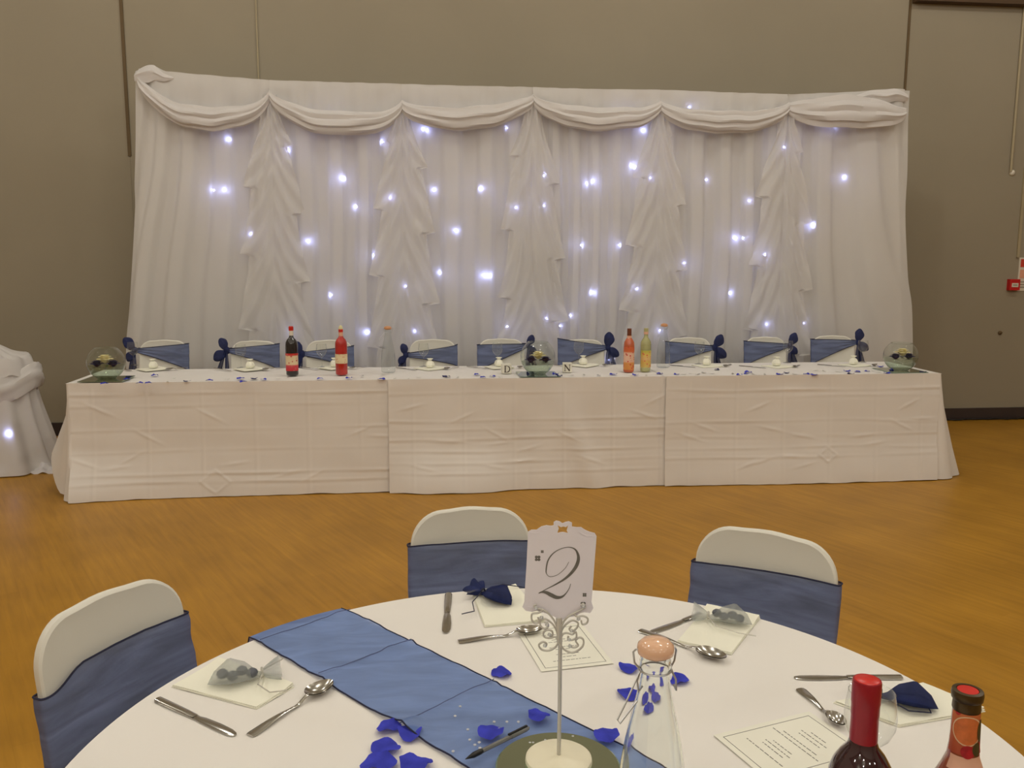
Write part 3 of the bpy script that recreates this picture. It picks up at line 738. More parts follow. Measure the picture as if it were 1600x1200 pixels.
MB().grid(fround, 180, 30, cu=True).build('cloth', M['cloth2'], rc)
S = RZ+.0015
# blue organza runner
A, Cc = at(400, 1001, S), at(552, 956, S); B_, D_ = at(690, 1172, S), at(950, 1155, S)
dirn = ((B_-A).normalized()+(D_-Cc).normalized()).normalized(); perp = Vector((-dirn.y, dirn.x, 0))
if perp.dot(Cc-A) < 0: perp = -perp
wid = (abs((Cc-A).dot(perp))+abs((D_-B_).dot(perp)))/2
mid0 = (A+Cc)/2; mid0 = A+perp*wid/2
dc = (mid0-RTC); bq = dc.dot(dirn); cq = dc.x**2+dc.y**2-(RTR+.004)**2; dsc = math.sqrt(bq*bq-cq); s_in, s_out = -bq-dsc, -bq+dsc
run = thing('table_runner', 'sheer blue organza runner crossing the round white table', 'table runner', (mid0.x, mid0.y, 0))
PLC = at(873, 1185, S)
def frun(u, v):
    w_ = (v-.5)*wid; base = mid0+perp*w_
    dcc = base-RTC; b2 = dcc.dot(dirn); c2 = dcc.x**2+dcc.y**2-(RTR+.006)**2; ds = math.sqrt(max(0, b2*b2-c2)); si, so = -b2-ds, -b2+ds
    L = so-si; tot = L+.36; s = -.18+tot*u
    if s < 0:
        P = base+dirn*si; n = Vector((P.x-RTC.x, P.y-RTC.y, 0)).normalized(); q = -s
        return (P.x+n.x*(.012+.28*q), P.y+n.y*(.012+.28*q), RZ+.003-q)
    if s > L:
        P = base+dirn*so; n = Vector((P.x-RTC.x, P.y-RTC.y, 0)).normalized(); q = s-L
        return (P.x+n.x*(.012+.28*q), P.y+n.y*(.012+.28*q), RZ+.003-q)
    P = base+dirn*(si+s)
    wr = sm(.11, .17, math.hypot(P.x-PLC.x, P.y-PLC.y))*sm(1.10, 1.22, P.y)
    z = RZ+.003+wr*(.0075*max(0, nz(P.x*8+P.y*5, P.y*17, 3))+.004*max(0, nz(P.x*22, P.y*36, 6)))
    for cs, ca in ((.035, .006), (.255, .008), (.505, .008), (.76, .007)): z += wr*ca*math.exp(-((s+.012*(v-.5)-cs)/.005)**2)*.7
    z += .010*sm(.42, .5, s)*sm(.60, .5, s)*sm(.25, 0, v)
    return (P.x, P.y, z)
MB().grid(frun, 150, 26).build('organza', M['runner'], run, world=True)
for v in (0, 1): MB().tube([frun(k/150, v) for k in range(151)], .0016, 5).build('hem', M['sash_hem'], run, world=True)
def frun_z(P): return RZ+.003+.0056*1.0+.0075*max(0, nz(P.x*8+P.y*5, P.y*17, 3))+.004*max(0, nz(P.x*22, P.y*36, 6))
for cs in (.035, .255, .505):
    tot_pts = []
    for k in range(27):
        best = min((abs(i/300-0), i) for i in range(1))
        v = k/26; w_ = (v-.5)*wid; base = mid0+perp*w_
        dcc = base-RTC; b2 = dcc.dot(dirn); c2 = dcc.x**2+dcc.y**2-(RTR+.006)**2; ds = math.sqrt(max(0, b2*b2-c2))
        P = base+dirn*(-b2-ds+cs); P = mid0+perp*w_+dirn*((mid0+dirn*(s_in+cs)-mid0).dot(dirn)); tot_pts.append((P.x, P.y, frun_z(P)+.0005))
    MB().tube(tot_pts, .0009, 5).build('fold_line', M['sash'], run, world=True)

# ---- napkins
def napkin(name, label, corners, z, group, gap=.004):
    cs = [at(x, y, z) for x, y in corners] if not isinstance(corners[0], Vector) else corners
    c = sum(cs, Vector())/4
    t = thing('napkin', label, 'napkin', (c.x, c.y, z), 0, group)
    for k in range(3):
        sh = 1-.012*k
        def f(u, v, k=k, sh=sh):
            p = (cs[0]*(1-u)+cs[1]*u)*(1-v)+(cs[3]*(1-u)+cs[2]*u)*v; q = c+(p-c)*sh
            return (q.x-c.x, q.y-c.y, .0006+.0016*k+.0012*nz(q.x*30, q.y*30, k)+(.0025*k*sm(.7, 1, u)))
        mb = MB(); mb.grid(f, 10, 10); top = list(mb.v); n = len(top)
        mb.add([(x, y, zz-.0013) for x, y, zz in top], [])
        bnd = [i*11 for i in range(11)]+[110+j for j in range(1, 11)]+[i*11+10 for i in range(9, -1, -1)]+[j for j in range(9, 0, -1)]
        for a, b in zip(bnd, bnd[1:]+bnd[:1]): mb.f.append((a, b, b+n, a+n))
        mb.build('layer', M['napkin'], t)
    return t
G4 = 'place settings on the round table'
napkin('napkin', 'cream folded napkin beside the table end of the blue runner', [(268,1073), (341,1032), (460,1073), (401,1108)], S, G4)
napkin('napkin', 'cream folded napkin straight behind the number two card', [(736,924), (806,917), (852,972), (757,980)], S, G4)
napkin('napkin', 'cream folded napkin behind the stoppered clear bottle', [(1058,1003), (1104,948), (1188,966), (1143,1023)], S, G4)
napkin('napkin', 'cream folded napkin behind the red wine bottle', [(1302,1098), (1442,1072), (1540,1112), (1405,1136)], S, G4)
NT = S+.0075

# ---- favour bags
def favour(name, label, x, y, z, ang, m, navy, size, strings, group):
    P = at(x, y, z); t = thing('favour_bag', label, 'favour bag', (P.x, P.y, z), ang, group)
    def body(u, v):
        a = 2*PI*u; prof = interp(v, [(0, .02), (.12, .5), (.4, 1), (.7, .72), (.9, .26), (1, .2)])
        r = .026*prof*(1+.10*math.sin(5*a+2)+.06*math.sin(9*a)); sx = (-.040+.08*v)
        return (size*sx, size*r*1.05*math.cos(a), size*(.0175*prof*(1+math.sin(a))*.95+.001))
    MB().grid(body, 26, 16, cu=True).build('pouch', m, t)
    def ruf(u, v):
        a = 2*PI*u; r = .005+.017*v**.8*(1+.35*math.sin(5*a)); return (size*(.040+.026*v), size*r*1.2*math.cos(a), size*max(.001, .008+r*.8*math.sin(a)))
    MB().grid(ruf, 40, 8, cu=True).build('ruffle', m, t)
    MB().tube([(size*.039, size*.0065*math.cos(a), size*(.008+.0062*math.sin(a))) for a in [2*PI*k/14 for k in range(14)]], size*.0018, 5, closed=True).build('drawstring', M['sash_hem'] if navy else M['wire'], t)
    for pts in strings:
        MB().tube([(size*a, size*b, size*c) for a, b, c in pts], size*.0011, 5).build('string_end', M['sash_hem'] if navy else M['wire'], t)
    if not navy:
        for k in range(4): MB().ico((size*(-.018+.014*k), size*(.006*(-1)**k), size*.012), size*.009, 6, .8).build('sugared_almond', M['sweets'], t)
    return t
st1 = [[(.039, .006, .008), (.03, .03, .006), (.01, .05, .003), (-.01, .075, .002), (.0, .09, .002)], [(.039, -.006, .008), (.055, -.03, .006), (.05, -.06, .003), (.06, -.07, .002)]]
GF = 'favour bags on the round table'
favour('favour_bag', 'silver grey organza favour bag on the napkin beside the runner end', 368, 1064, NT, .25, M['favour_w'], False, 1.25, [[(.039, -.006, .008), (.03, -.035, .006), (.045, -.06, .003), (.07, -.06, .002)], [(.039, .006, .008), (.06, .03, .004), (.075, .045, .003)]], GF)
favour('favour_bag', 'navy organza favour bag on the napkin behind the number two card', 776, 938, NT, 2.3, M['favour_b'], True, 1.15, [[(.039, .006, .008), (.02, .05, .006), (-.01, .075, .003), (.0, .10, .002)], [(.039, -.006, .01), (.03, -.05, .012), (.01, -.08, .004), (-.03, -.09, .003)]], GF)
favour('favour_bag', 'silver grey organza favour bag on the napkin behind the clear bottle', 1140, 972, NT, 2.7, M['favour_w'], False, 1.2, [[(.039, .006, .008), (.02, .04, .006), (-.02, .05, .003), (-.05, .05, .002)]], GF)
favour('favour_bag', 'navy organza favour bag on the napkin behind the red wine bottle', 1420, 1100, NT, 2.6, M['favour_b'], True, 1.2, [[(.039, .006, .008), (.0, .03, .004), (-.03, .02, .003), (-.025, .0, .004)], [(.042, -.006, .01), (.07, -.015, .006), (.08, -.005, .004)]], GF)

# ---- cutlery
def knife_mesh():
    top = [(-.110, .004), (-.105, .0082), (-.06, .0080), (0, .0066), (.008, .0058), (.02, .0085), (.06, .0105), (.09, .0098), (.104, .0065), (.110, .002)]
    bot = [(.108, -.004), (.095, -.0075), (.06, -.0082), (.02, -.0070), (.008, -.0058), (0, -.0066), (-.06, -.0080), (-.105, -.0082), (-.110, -.004)]
    mb = MB(); poly = top+bot; n = len(poly)
    hgt = [(.0035 if x < 0 else .0018) for x, y in poly]
    vs = [(x, y, 0.0004) for x, y in poly]+[(x, y, h*.6) for (x, y), h in zip(poly, hgt)]+[(x*.985, y*.6, h) for (x, y), h in zip(poly, hgt)]
    fs = [tuple(range(n))[::-1], tuple(range(2*n, 3*n))]
    for l in (0, 1): fs += [(l*n+i, l*n+(i+1) % n, (l+1)*n+(i+1) % n, (l+1)*n+i) for i in range(n)]
    mb.add(vs, fs); return mb.mesh('knife', M['steel'])
def spoon_parts():
    def bowl_(u, v):
        a = 2*PI*u; ex = .031; ey = .0195
        x = .062+ex*v*math.cos(a)*(1.0); y = ey*v*math.sin(a)*(1-.14*math.cos(a))
        return (x, y, .0016+.0085*v**2.2+.0012*v)
    b = MB().grid(bowl_, 32, 8, cu=True)
    def bowl2(u, v):
        x, y, z = bowl_(u, v); return (x, y, z-.0014)
    b.grid(bowl2, 32, 8, cu=True)
    N = 22
    def hnd(u, v):
        s = u; x = .033-.135*s; wdt = .0036+.0062*sm(.25, .95, s)*(1 if s < .97 else .7); th = .0016
        z = .0095-.0085*sm(0, .22, s)+.0050*math.sin(PI*sm(.05, 1, s))*.6
        a = 2*PI*v; return (x, wdt*math.cos(a)*1.0, max(.0003, z+th*math.sin(a)))
    h = MB().grid(hnd, N, 10, cv=True); h.f.append(tuple(range(10))); h.f.append(tuple(N*10+j for j in range(10)))
    return b.mesh('spoon_bowl', M['steel']), h.mesh('spoon_handle', M['steel'])
KM = knife_mesh(); SB, SH = spoon_parts()
_kh = MB().grid(lambda u, v: (-.108+.110*u, .0079*math.cos(2*PI*v)*(.98-.2*u)*math.sin(PI*(.12+.76*u))**.15, .0026+.0019*math.sin(2*PI*v)*(1-.6*sm(.8, 1, u))), 12, 12, cv=True)
_kh.f += [tuple(range(12)), tuple(144+j for j in range(12))]; KH = _kh.mesh('knife_handle', M['steel'])
def knife(label, a, b, z, group, s=None):        # a handle end, b blade tip
    P, Q = (at(*a, z), at(*b, z)) if not isinstance(a, Vector) else (a, b)
    c = (P+Q)/2; d = Q-P; L = s or d.length
    t = thing('knife', label, 'knife', (c.x, c.y, z), math.atan2(d.y, d.x), group)
    k = L/.22
    place(KM, 'blade', (0, 0, 0), parent=t, scale=(k, 1.05, 1)); place(KH, 'handle', (0, 0, .0004), parent=t, scale=(k, 1.05, 1)); return t
def spoon(label, a, b, z, group, s=None):        # a handle end, b bowl tip
    P, Q = (at(*a, z), at(*b, z)) if not isinstance(a, Vector) else (a, b)
    c = P+(Q-P)*(.102/.195); d = Q-P; L = s or d.length; k = L/.195
    t = thing('spoon', label, 'spoon', (c.x, c.y, z), math.atan2(d.y, d.x), group)
    place(SB, 'bowl', (0, 0, 0), parent=t, scale=(k, k, 1.1)); place(SH, 'handle', (0, 0, 0), parent=t, scale=(k, 1.05, 1.1)); return t
GC = 'cutlery on the round table'
knife('steel knife in front of the napkin beside the runner end', (245,1093), (368,1150), S, GC)
spoon('steel dessert spoon beside the table end of the blue runner', (390,1150), (518,1071), S, GC)
knife('steel knife lying between blue runner and the napkin behind the number card', (701,928), (696,990), S, GC)
spoon('steel dessert spoon behind the number two card', (716,1003), (848,988), S, GC)
knife('steel knife behind the clear bottle, its handle on the napkin', (1122,951), (1012,990), S, GC, .22)
spoon('steel dessert spoon behind the stopper of the clear bottle', (1000,985), (1134,1036), S, GC)
knife('steel knife near the table edge behind the red wine bottle', (1410,1059), (1240,1059), S, GC)
spoon('steel dessert spoon lying on the edge of the menu by the wine glass', (1250,1077), (1318,1142), S, GC)

# ---- menus
def menu(label, c0, ux, uy, wd, ht, z, rows):
    """c0 = corner, ux/uy = edge directions; printed border and text lines on top"""
    t = thing('menu_card', label, 'menu', (c0.x, c0.y, z), math.atan2(ux.y, ux.x), 'menus on the round table')
    sgn = 1 if (ux.x*uy.y-ux.y*uy.x) > 0 else -1
    Y = lambda v: sgn*v
    MB().box((0, min(0, Y(ht)), .0003), (wd, max(0, Y(ht)), .0009)).build('card', M['paper'], t, smooth=False)
    m = .011; fr = MB()
    for (a, b, c, d) in ((m, m, wd-m, m+.0012), (m, ht-m-.0012, wd-m, ht-m), (m, m, m+.0012, ht-m), (wd-m-.0012, m, wd-m, ht-m)):
        fr.box((a, min(Y(b), Y(d)), .0009), (c, max(Y(b), Y(d)), .0011))
    fr.build('printed_border', M['ink'], t, smooth=False)
    tx = MB(); rnd = random.Random(3)
    for (v, l) in rows:
        x = wd/2-l/2
        while x < wd/2+l/2:
            ww = rnd.uniform(.004, .011); tx.box((x, min(Y(v), Y(v+.0017)), .0009), (min(x+ww, wd/2+l/2), max(Y(v), Y(v+.0017)), .0011)); x += ww+.0022
    o = tx.build('printed_text', M['ink'], t, smooth=False); o['kind'] = 'stuff'
    return t
rb, lb, rtp = at(958,1037,S), at(846,1050,S), at(915,968,S)
ux = (rb-lb).normalized(); uy = Vector((-ux.y, ux.x, 0))
menu('cream printed menu lying under the wire holder of the number card', lb, ux, uy, .15, .20, S, [(.035, .08), (.05, .03), (.062, .05), (.085, .04), (.095, .06), (.12, .05), (.13, .03), (.155, .06)])
a, b = at(1115,1149,S), at(1268,1111,S)
ux = (b-a).normalized(); uy = Vector((ux.y, -ux.x, 0))
menu('cream printed menu partly under the red wine bottle', a, ux, uy, .205, .15, S-.0002, [])
tm = [o for o in C.objects if o.get('label', '').startswith('cream printed menu partly')][0]
tx = MB(); rnd = random.Random(5)
for (uc, l) in ((.045, .09), (.062, .05), (.072, .06), (.082, .045), (.108, .11), (.118, .08), (.138, .05), (.148, .06), (.158, .035)):
    y = -.075-l/2
    while y < -.075+l/2:
        ww = rnd.uniform(.004, .011); tx.box((uc, y, .0009), (uc+.0017, min(y+ww, -.075+l/2), .0011)); y += ww+.0022
for ch in tm.children:
    if ch.name.startswith('printed_text'): bpy.data.objects.remove(ch)
tx.build('printed_text', M['ink'], tm, smooth=False)['kind'] = 'stuff'

# ---- mirror plate and number stand
mc = at(872, 1192, S); SX, SY = .232, 1.300
mp_ = thing('mirror_plate', 'round green tinted mirror plate at the centre of the round table', 'mirror', (SX, SY-.03, S+.004))
mpo = mp_
MB().lathe([(.001, .0005), (.098, .0005), (.098, .004), (.096, .0055), (.001, .0055)], 64).build('mirror', M['mirror'], mp_, smooth=False)
MB().lathe([(.096, .0055), (.0985, .004), (.0990, .001), (.0982, .0004)], 64, cap=False).build('rim', M['mirror_edge'], mp_)
MZ = S+.0122
sb = at(873, 1181, MZ+.012); SX, SY = sb.x, sb.y
mpo.location = (SX-.002, SY-.006, S+.0065)
ns = thing('table_number_stand', 'ivory scrolled wire stand holding the number two card', 'table number', (SX, SY, MZ))
MB().lathe([(.001, 0), (.050, 0), (.053, .004), (.052, .010), (.047, .0135), (.001, .0145)], 48).build('base', M['base'], ns)
# card geometry is worked out in photo pixels relative to the stem, then scaled to its real size
depth = (Vector((SX, SY, 1.0))-CAM).dot(fw); k_ = depth/F_PX*1.0
card_low = onY(876, 966, SY).z; card_c = onY(872, 890, SY)
k_ = (onY(928, 890, SY)-onY(816, 890, SY)).x/112
kv = (onY(872, 820, SY).z-onY(872, 960, SY).z)/140
x_st = onY(875, 1000, SY).x
stx = SX
MB().tube([(0, 0, .0130), (.0005, 0, .10), (0, 0, card_low-MZ+.012)], .0032, 8).build('stem', M['wire'], ns)
def cp(px, py, dy=0): return ((px-874.5)*k_, dy, (966-py)*kv+card_low-MZ)
card_out = [(823,829),(828,826),(836,826),(843,821),(851,819),(858,820),(862,819),(862,814),(866,812),(871,813),(875.5,816),(880,814),(885,813),(890,815),(890,821),(897,822),(904,822),(910,826),(917,829),(925,831),(928,836),
 (926,870),(924,905),(922,938),(925,948),(921,955),(913,954),(905,956),(896,961),(886,962),(877,967),(868,963),(858,959),(848,955),(838,952),(830,954),(820,952),(815,946),(818,938),(819,915),(821,880)]
hole = [(868,819),(873,822),(877,821),(881,822),(884,819),(883,824),(882,827),(884,831),(879,830),(876,829.5),(872,830),(868,831),(869,827),(870,824)]
def curve_mesh(name, loops, depth_, m):
    cu = bpy.data.curves.new(name, 'CURVE'); cu.dimensions = '2D'; cu.fill_mode = 'BOTH'; cu.extrude = depth_
    for lp in loops:
        sp = cu.splines.new('POLY'); sp.points.add(len(lp)-1); sp.use_cyclic_u = True
        for p_, (x, y) in zip(sp.points, lp): p_.co = (x, y, 0, 1)
    ob = bpy.data.objects.new(name, cu); C.objects.link(ob)
    me = bpy.data.meshes.new_from_object(ob.evaluated_get(bpy.context.evaluated_depsgraph_get())); bpy.data.objects.remove(ob); bpy.data.curves.remove(cu)
    me.materials.clear(); me.materials.append(m); return me
L2 = lambda pts: [(cp(x, y)[0], cp(x, y)[2]) for x, y in pts]
cm = curve_mesh('number_card', [L2(card_out), L2(hole)], .0004, M['card'])
card = place(cm, 'number_card', (0, -.0045, 0), (PI/2, 0, 0), ns); card['label'] = 'pearl card with a grey script numeral two and butterfly cutout'
def stroke(pts, m, name, par, n=5):
    # pts: crop units (x, y, width); smooth Catmull-Rom ribbon on the card's front
    Q = [(800+x/5, 800+y/5, w_/5) for x, y, w_ in pts]; fine = []
    for i in range(len(Q)-1):
        p0, p1, p2, p3 = Q[max(i-1, 0)], Q[i], Q[i+1], Q[min(i+2, len(Q)-1)]
        for s in range(n):
            t_ = s/n; fine.append(tuple(.5*((2*b)+(-a+c)*t_+(2*a-5*b+4*c-d)*t_**2+(-a+3*b-3*c+d)*t_**3) for a, b, c, d in zip(p0, p1, p2, p3)))
    fine.append(Q[-1]); vs = []; fs = []
    for i, (x, y, w_) in enumerate(fine):
        a_, b_ = fine[max(0, i-1)], fine[min(len(fine)-1, i+1)]; dx, dy = b_[0]-a_[0], b_[1]-a_[1]; l = math.hypot(dx, dy) or 1
        nx, ny = -dy/l*w_/2, dx/l*w_/2
        for sg in (1, -1):
            c = cp(x+nx*sg, y+ny*sg); vs.append((c[0], c[2], .0004)); vs.append((c[0], c[2], .0009))
    for i in range(len(fine)-1):
        o = i*4; q = o+4; fs += [(o+1, q+1, q+3, o+3), (o, o+2, q+2, q), (o, q, q+1, o+1), (o+2, o+3, q+3, q+2)]
    mb = MB(); mb.add(vs, fs); return mb.build(name, m, par, smooth=False)
stroke([(258,468,7),(256,440,9),(268,372,10),(305,315,8),(365,277,5),(430,264,5),(480,284,12),(503,340,22),(492,400,26),(455,458,22),(400,510,16),(330,553,9),(255,592,5),(200,622,4)], M['silver_ink'], 'numeral_two', card)
stroke([(200,622,5),(228,612,14),(262,618,24),(300,638,30),(340,655,26),(380,650,16),(412,622,8),(436,582,5),(446,548,4)], M['silver_ink'], 'numeral_two', card)
stroke([(258,468,4),(284,492,4),(340,480,3),(400,430,3),(430,378,3)], M['silver_ink'], 'numeral_two', card)
def motif(cx, cy, r):
    mb = MB()
    for k in range(4):
        a = PI/4+PI/2*k; vs = []
        for j in range(10):
            b = 2*PI*j/10; x = cx+math.cos(a)*r*.55+math.cos(b)*r*.45; y = cy+math.sin(a)*r*.55+math.sin(b)*r*.42; c = cp(800+x/5, 800+y/5); vs.append((c[0], c[2], .0007))
        mb.add(vs, [tuple(range(10))])
    return mb.build('butterfly_print', M['silver_ink'], card, smooth=False)
motif(225, 298, 13); motif(190, 350, 26); motif(555, 635, 18); motif(545, 710, 24)
for pts in ([(130,150,5),(170,158,8),(205,150,5),(215,135,3),(255,140,4)], [(500,145,4),(540,168,6),(580,180,8),(615,178,4)], [(115,728,5),(150,735,8),(190,722,5)], [(520,752,4),(560,768,8),(600,775,5)]):
    stroke(pts, M['card'], 'embossed_scroll', card)
# wire butterfly scrolls with gems
def wire(pts, r=.0016):
    Q = [cp(800+x/5, 800+y/5, -.008) for x, y in pts]; fine = []
    for i in range(len(Q)-1):
        p0, p1, p2, p3 = [Vector(Q[j]) for j in (max(i-1, 0), i, i+1, min(i+2, len(Q)-1))]
        for s in range(5):
            t_ = s/5; fine.append(.5*((2*p1)+(-p0+p2)*t_+(2*p0-5*p1+4*p2-p3)*t_**2+(-p0+3*p1-3*p2+p3)*t_**3))
    fine.append(Vector(Q[-1])); return MB().tube(fine, r, 6).build('wire_scroll', M['wire'], ns)
wire([(355,930),(330,850),(290,790),(235,745),(180,735),(165,715),(185,705)])
wire([(352,960),(335,900),(300,850),(255,820),(215,830),(215,870),(245,895),(275,880),(270,850),(245,845)])
wire([(350,985),(330,960),(290,970),(245,960),(240,925),(270,905),(305,915),(310,945),(285,955)])
wire([(355,1010),(330,1045),(280,1070),(225,1060),(205,1025),(235,1000),(265,1015),(255,1040)])
wire([(240,745),(200,770),(150,780),(150,830),(180,855),(205,840),(195,805)])
wire([(365,930),(390,850),(430,800),(480,770),(530,745),(560,725),(545,700),(528,712)])
wire([(367,960),(385,900),(420,855),(465,830),(505,850),(500,885),(465,915),(440,900),(455,875)])
wire([(368,985),(390,940),(420,930),(465,940),(490,920),(495,965),(460,985),(430,975),(435,955)])
wire([(368,1010),(395,1055),(450,1085),(500,1075),(545,1035),(550,985),(520,965),(490,990),(510,1030),(470,1045),(440,1020)])
wire([(470,775),(500,800),(545,795),(580,815),(575,850),(540,860),(530,830)])
MB().tube([cp(800+358/5, 800+815/5, -.006), cp(800+362/5, 800+900/5, -.007), cp(800+362/5, 800+1010/5, -.005)], [.0045, .0048, .0036], 8).build('collar', M['wire'], ns)
for gx, gy in ((180,725),(222,800),(265,858),(285,935),(250,1022),(545,712),(508,812),(455,905),(437,975),(447,1028)):
    c = cp(800+gx/5, 800+gy/5, -.011); MB().lathe([(.001, .002), (.0022, .0015), (.0032, 0), (.0022, -.0012), (.001, -.002)], 8).build('gem', M['gem'], ns, smooth=False, loc=c, rot=(PI/2, 0, 0))
ns.rotation_euler = (0, 0, -.10)

# ---- bottles
def bottle(name, label, loc, prof, glass, caps, bands, cat='bottle', group=None, n=32, rz=0):
    t = thing(name, label, cat, loc, rz, group)
    body = MB().lathe(prof, n).build('glass_body', glass, t)
    for (nm, pr, m) in caps: MB().lathe(pr, n).build(nm, m, t)
    for (nm, z0, z1, m, a0, a1) in bands:
        ring = sorted((z, r) for r, z in prof)
        def f(u, v):
            a = a0+(a1-a0)*u; z = z0+(z1-z0)*v; r = interp(z, ring)+.0008; return (r*math.cos(a), r*math.sin(a), z)
        MB().grid(f, 28, 6).build(nm, m, t)
    return t
# stoppered carafe in the foreground (full of water)
cz = 1.058; cpz = at(1025, 996, cz); cl = Vector((cpz.x, cpz.y, S+.006))
H0 = cz-S-.006
CAR = [(.001, .003), (.030, .0), (.040, .002), (.0445, .008), (.0452, .03), (.0452, .080), (.0445, .105), (.0420, .130), (.0375, .158), (.0330, .182), (.0275, .207), (.0228, .228), (.0200, .247), (.0190, .258), (.0205, .262), (.0215, .268), (.0205, .274), (.0195, .279), (.0215, .284), (.0215, .291), (.018, .2925)]
def carafe(label, loc, group, sc_=1.0, gm=None, stop=None):
    t = thing('swing_top_bottle', label, 'bottle', loc, 0, group); q = sc_
    inner = [(max(.0005, r-.0028)*q, (z if k_i > 2 else .006+.001*k_i)*q) for k_i, (r, z) in enumerate(CAR)]
    if gm: MB().lathe([(r*q, z*q) for r, z in CAR], 40).build('glass_body', gm, t)
    else: MB().lathe([(r*q, z*q) for r, z in CAR]+inner[::-1], 48, cap=False).build('glass_body', M['water_bottle'], t)
    sp = MB().lathe([(r*q, (z+H0-.022)*q) for r, z in ((.001, -.004), (.016, -.003), (.0165, .000), (.0235, .001), (.0245, .006), (.0235, .012), (.018, .0175), (.008, .020), (.001, .0205))], 36).build('stopper', stop or M['stopper'], t)
    for s in (-1, 1):
        MB().tube([(s*.0205*q, 0, .262*q), (s*.027*q, .004*q, .270*q), (s*.029*q, .004*q, .285*q), (s*.0262*q, 0, (H0-.015)*q), (s*.022*q, 0, (H0-.016)*q)], .0014*q, 6).build('bail_wire', M['metal'], t)
        MB().tube([(s*.0205*q, -.002*q, .262*q), (s*.026*q, -.008*q, .250*q), (s*.025*q, -.014*q, .238*q), (s*.021*q, -.016*q, .247*q)], .0014*q, 6).build('bail_wire', M['metal'], t)
    MB().tube([(.0215*q*math.cos(a), .0215*q*math.sin(a), .2625*q) for a in [2*PI*k/20 for k in range(20)]], .0013*q, 6, closed=True).build('bail_collar', M['metal'], t)
    MB().tube([(-.022*q, -.006*q, .262*q), (-.045*q, -.030*q, .235*q), (-.060*q, -.044*q, .218*q), (-.057*q, -.046*q, .214*q), (-.030*q, -.026*q, .232*q)], .0013*q, 6).build('lever_wire', M['metal'], t)
    return t
carafe('clear swing top water bottle with peach stopper on the round table', cl, None)
# red wine
wz = 1.052; wp = at(1355, 1064, wz); h = wz-S
WINE = [(.001, .006), (.028, .0), (.036, .002), (.0385, .008), (.0385, .175), (.0375, .187), (.033, .200), (.025, .213), (.0180, .222), (.0155, .232), (.0150, .262), (.0148, h-.004)]
bottle('wine_bottle', 'red wine bottle with a crimson capsule on the round table', (wp.x, wp.y, S+.0015), WINE, M['wine'],
       [('capsule', [(.0162, h-.078), (.0158, h-.045), (.0163, h-.043), (.0163, h-.030), (.0168, h-.028), (.0168, h-.003), (.0160, h), (.001, h)], M['capsule']),
        ('capsule_top', [(.0145, h+.0002), (.0135, h+.0008), (.001, h+.0008)], M['cap_red'])], [('label', .05, .14, M['red_lab'], -PI*.95, -PI*.05)])
# rose wine
rz_ = 1.045; rp = at(1512, 1083, rz_); h2 = rz_-S
ROSE = [(.001, .006), (.028, .0), (.0355, .002), (.038, .008), (.038, .150), (.036, .168), (.030, .186), (.0225, .203), (.0175, .217), (.0158, .232), (.0150, .26), (.0143, h2-.003)]
bottle('rose_wine_bottle', 'rose wine bottle with fruit printed neck label on the round table', (rp.x, rp.y, S+.004), ROSE, M['rose_glass'],
       [('cap', [(.0150, h2-.024), (.0158, h2-.022), (.0152, h2-.012), (.0172, h2-.010), (.0178, h2-.004), (.0170, h2), (.0125, h2+.0006), (.012, h2-.001), (.001, h2-.001)], M['brown']),
        ('cap_top', [(.0118, h2-.0008), (.0115, h2+.0002), (.001, h2+.0004)], M['cap_red'])],
       [('neck_label', h2-.074, h2-.024, M['fruit_lab'], -PI*1.05, PI*.05), ('neck_band', h2-.093, h2-.076, M['pinkband'], -PI*.95, -PI*.05), ('label', .05, .135, M['orange_lab'], -PI*.95, -PI*.05)])

rb_ = [o for o in C.objects if o.get('label', '').startswith('rose wine bottle with fruit')][0]
nl = [c for c in rb_.children if c.name.startswith('neck_label')][0]
rp_ = sorted((z, r) for r, z in ROSE)
def neck_print(nm, ac, zc, ra, m, ring=0, off=.0012, sy=1.0):
    def f(u, v):
        a = 2*PI*u; q_ = ra*(ring+(1-ring)*v); z = zc+q_*math.sin(a)*sy; r = interp(z, rp_)+off; an = ac+q_*math.cos(a)/r; return (r*math.cos(an), r*math.sin(an), z)
    MB().grid(f, 24, 3, cu=True).build(nm, m, nl)
M['slice'] = mat('print_orange', rgb(206, 112, 58), .5, var=(.12, 120)); M['pith'] = mat('print_pith', rgb(222, 190, 150), .5, var=(.05, 60))
M['berry'] = mat('print_berry', rgb(168, 30, 38), .5, var=(.25, 160)); M['vine'] = mat('print_vine', rgb(72, 62, 30), .5, var=(.2, 60))
neck_print('orange_slice', -PI*.62, h2-.044, .0175, M['slice']); neck_print('slice_rind', -PI*.62, h2-.044, .0182, M['pith'], .92, .0014)
neck_print('berry', -PI*.60, h2-.069, .008, M['berry'], 0, .0015); neck_print('berry', -PI*.22, h2-.064, .009, M['berry'], 0, .0015)
neck_print('vine_leaf', -PI*.27, h2-.045, .007, M['vine'], 0, .0015, 2.0); neck_print('vine_leaf', -PI*.40, h2-.066, .006, M['vine'], 0, .0016, 1.4)

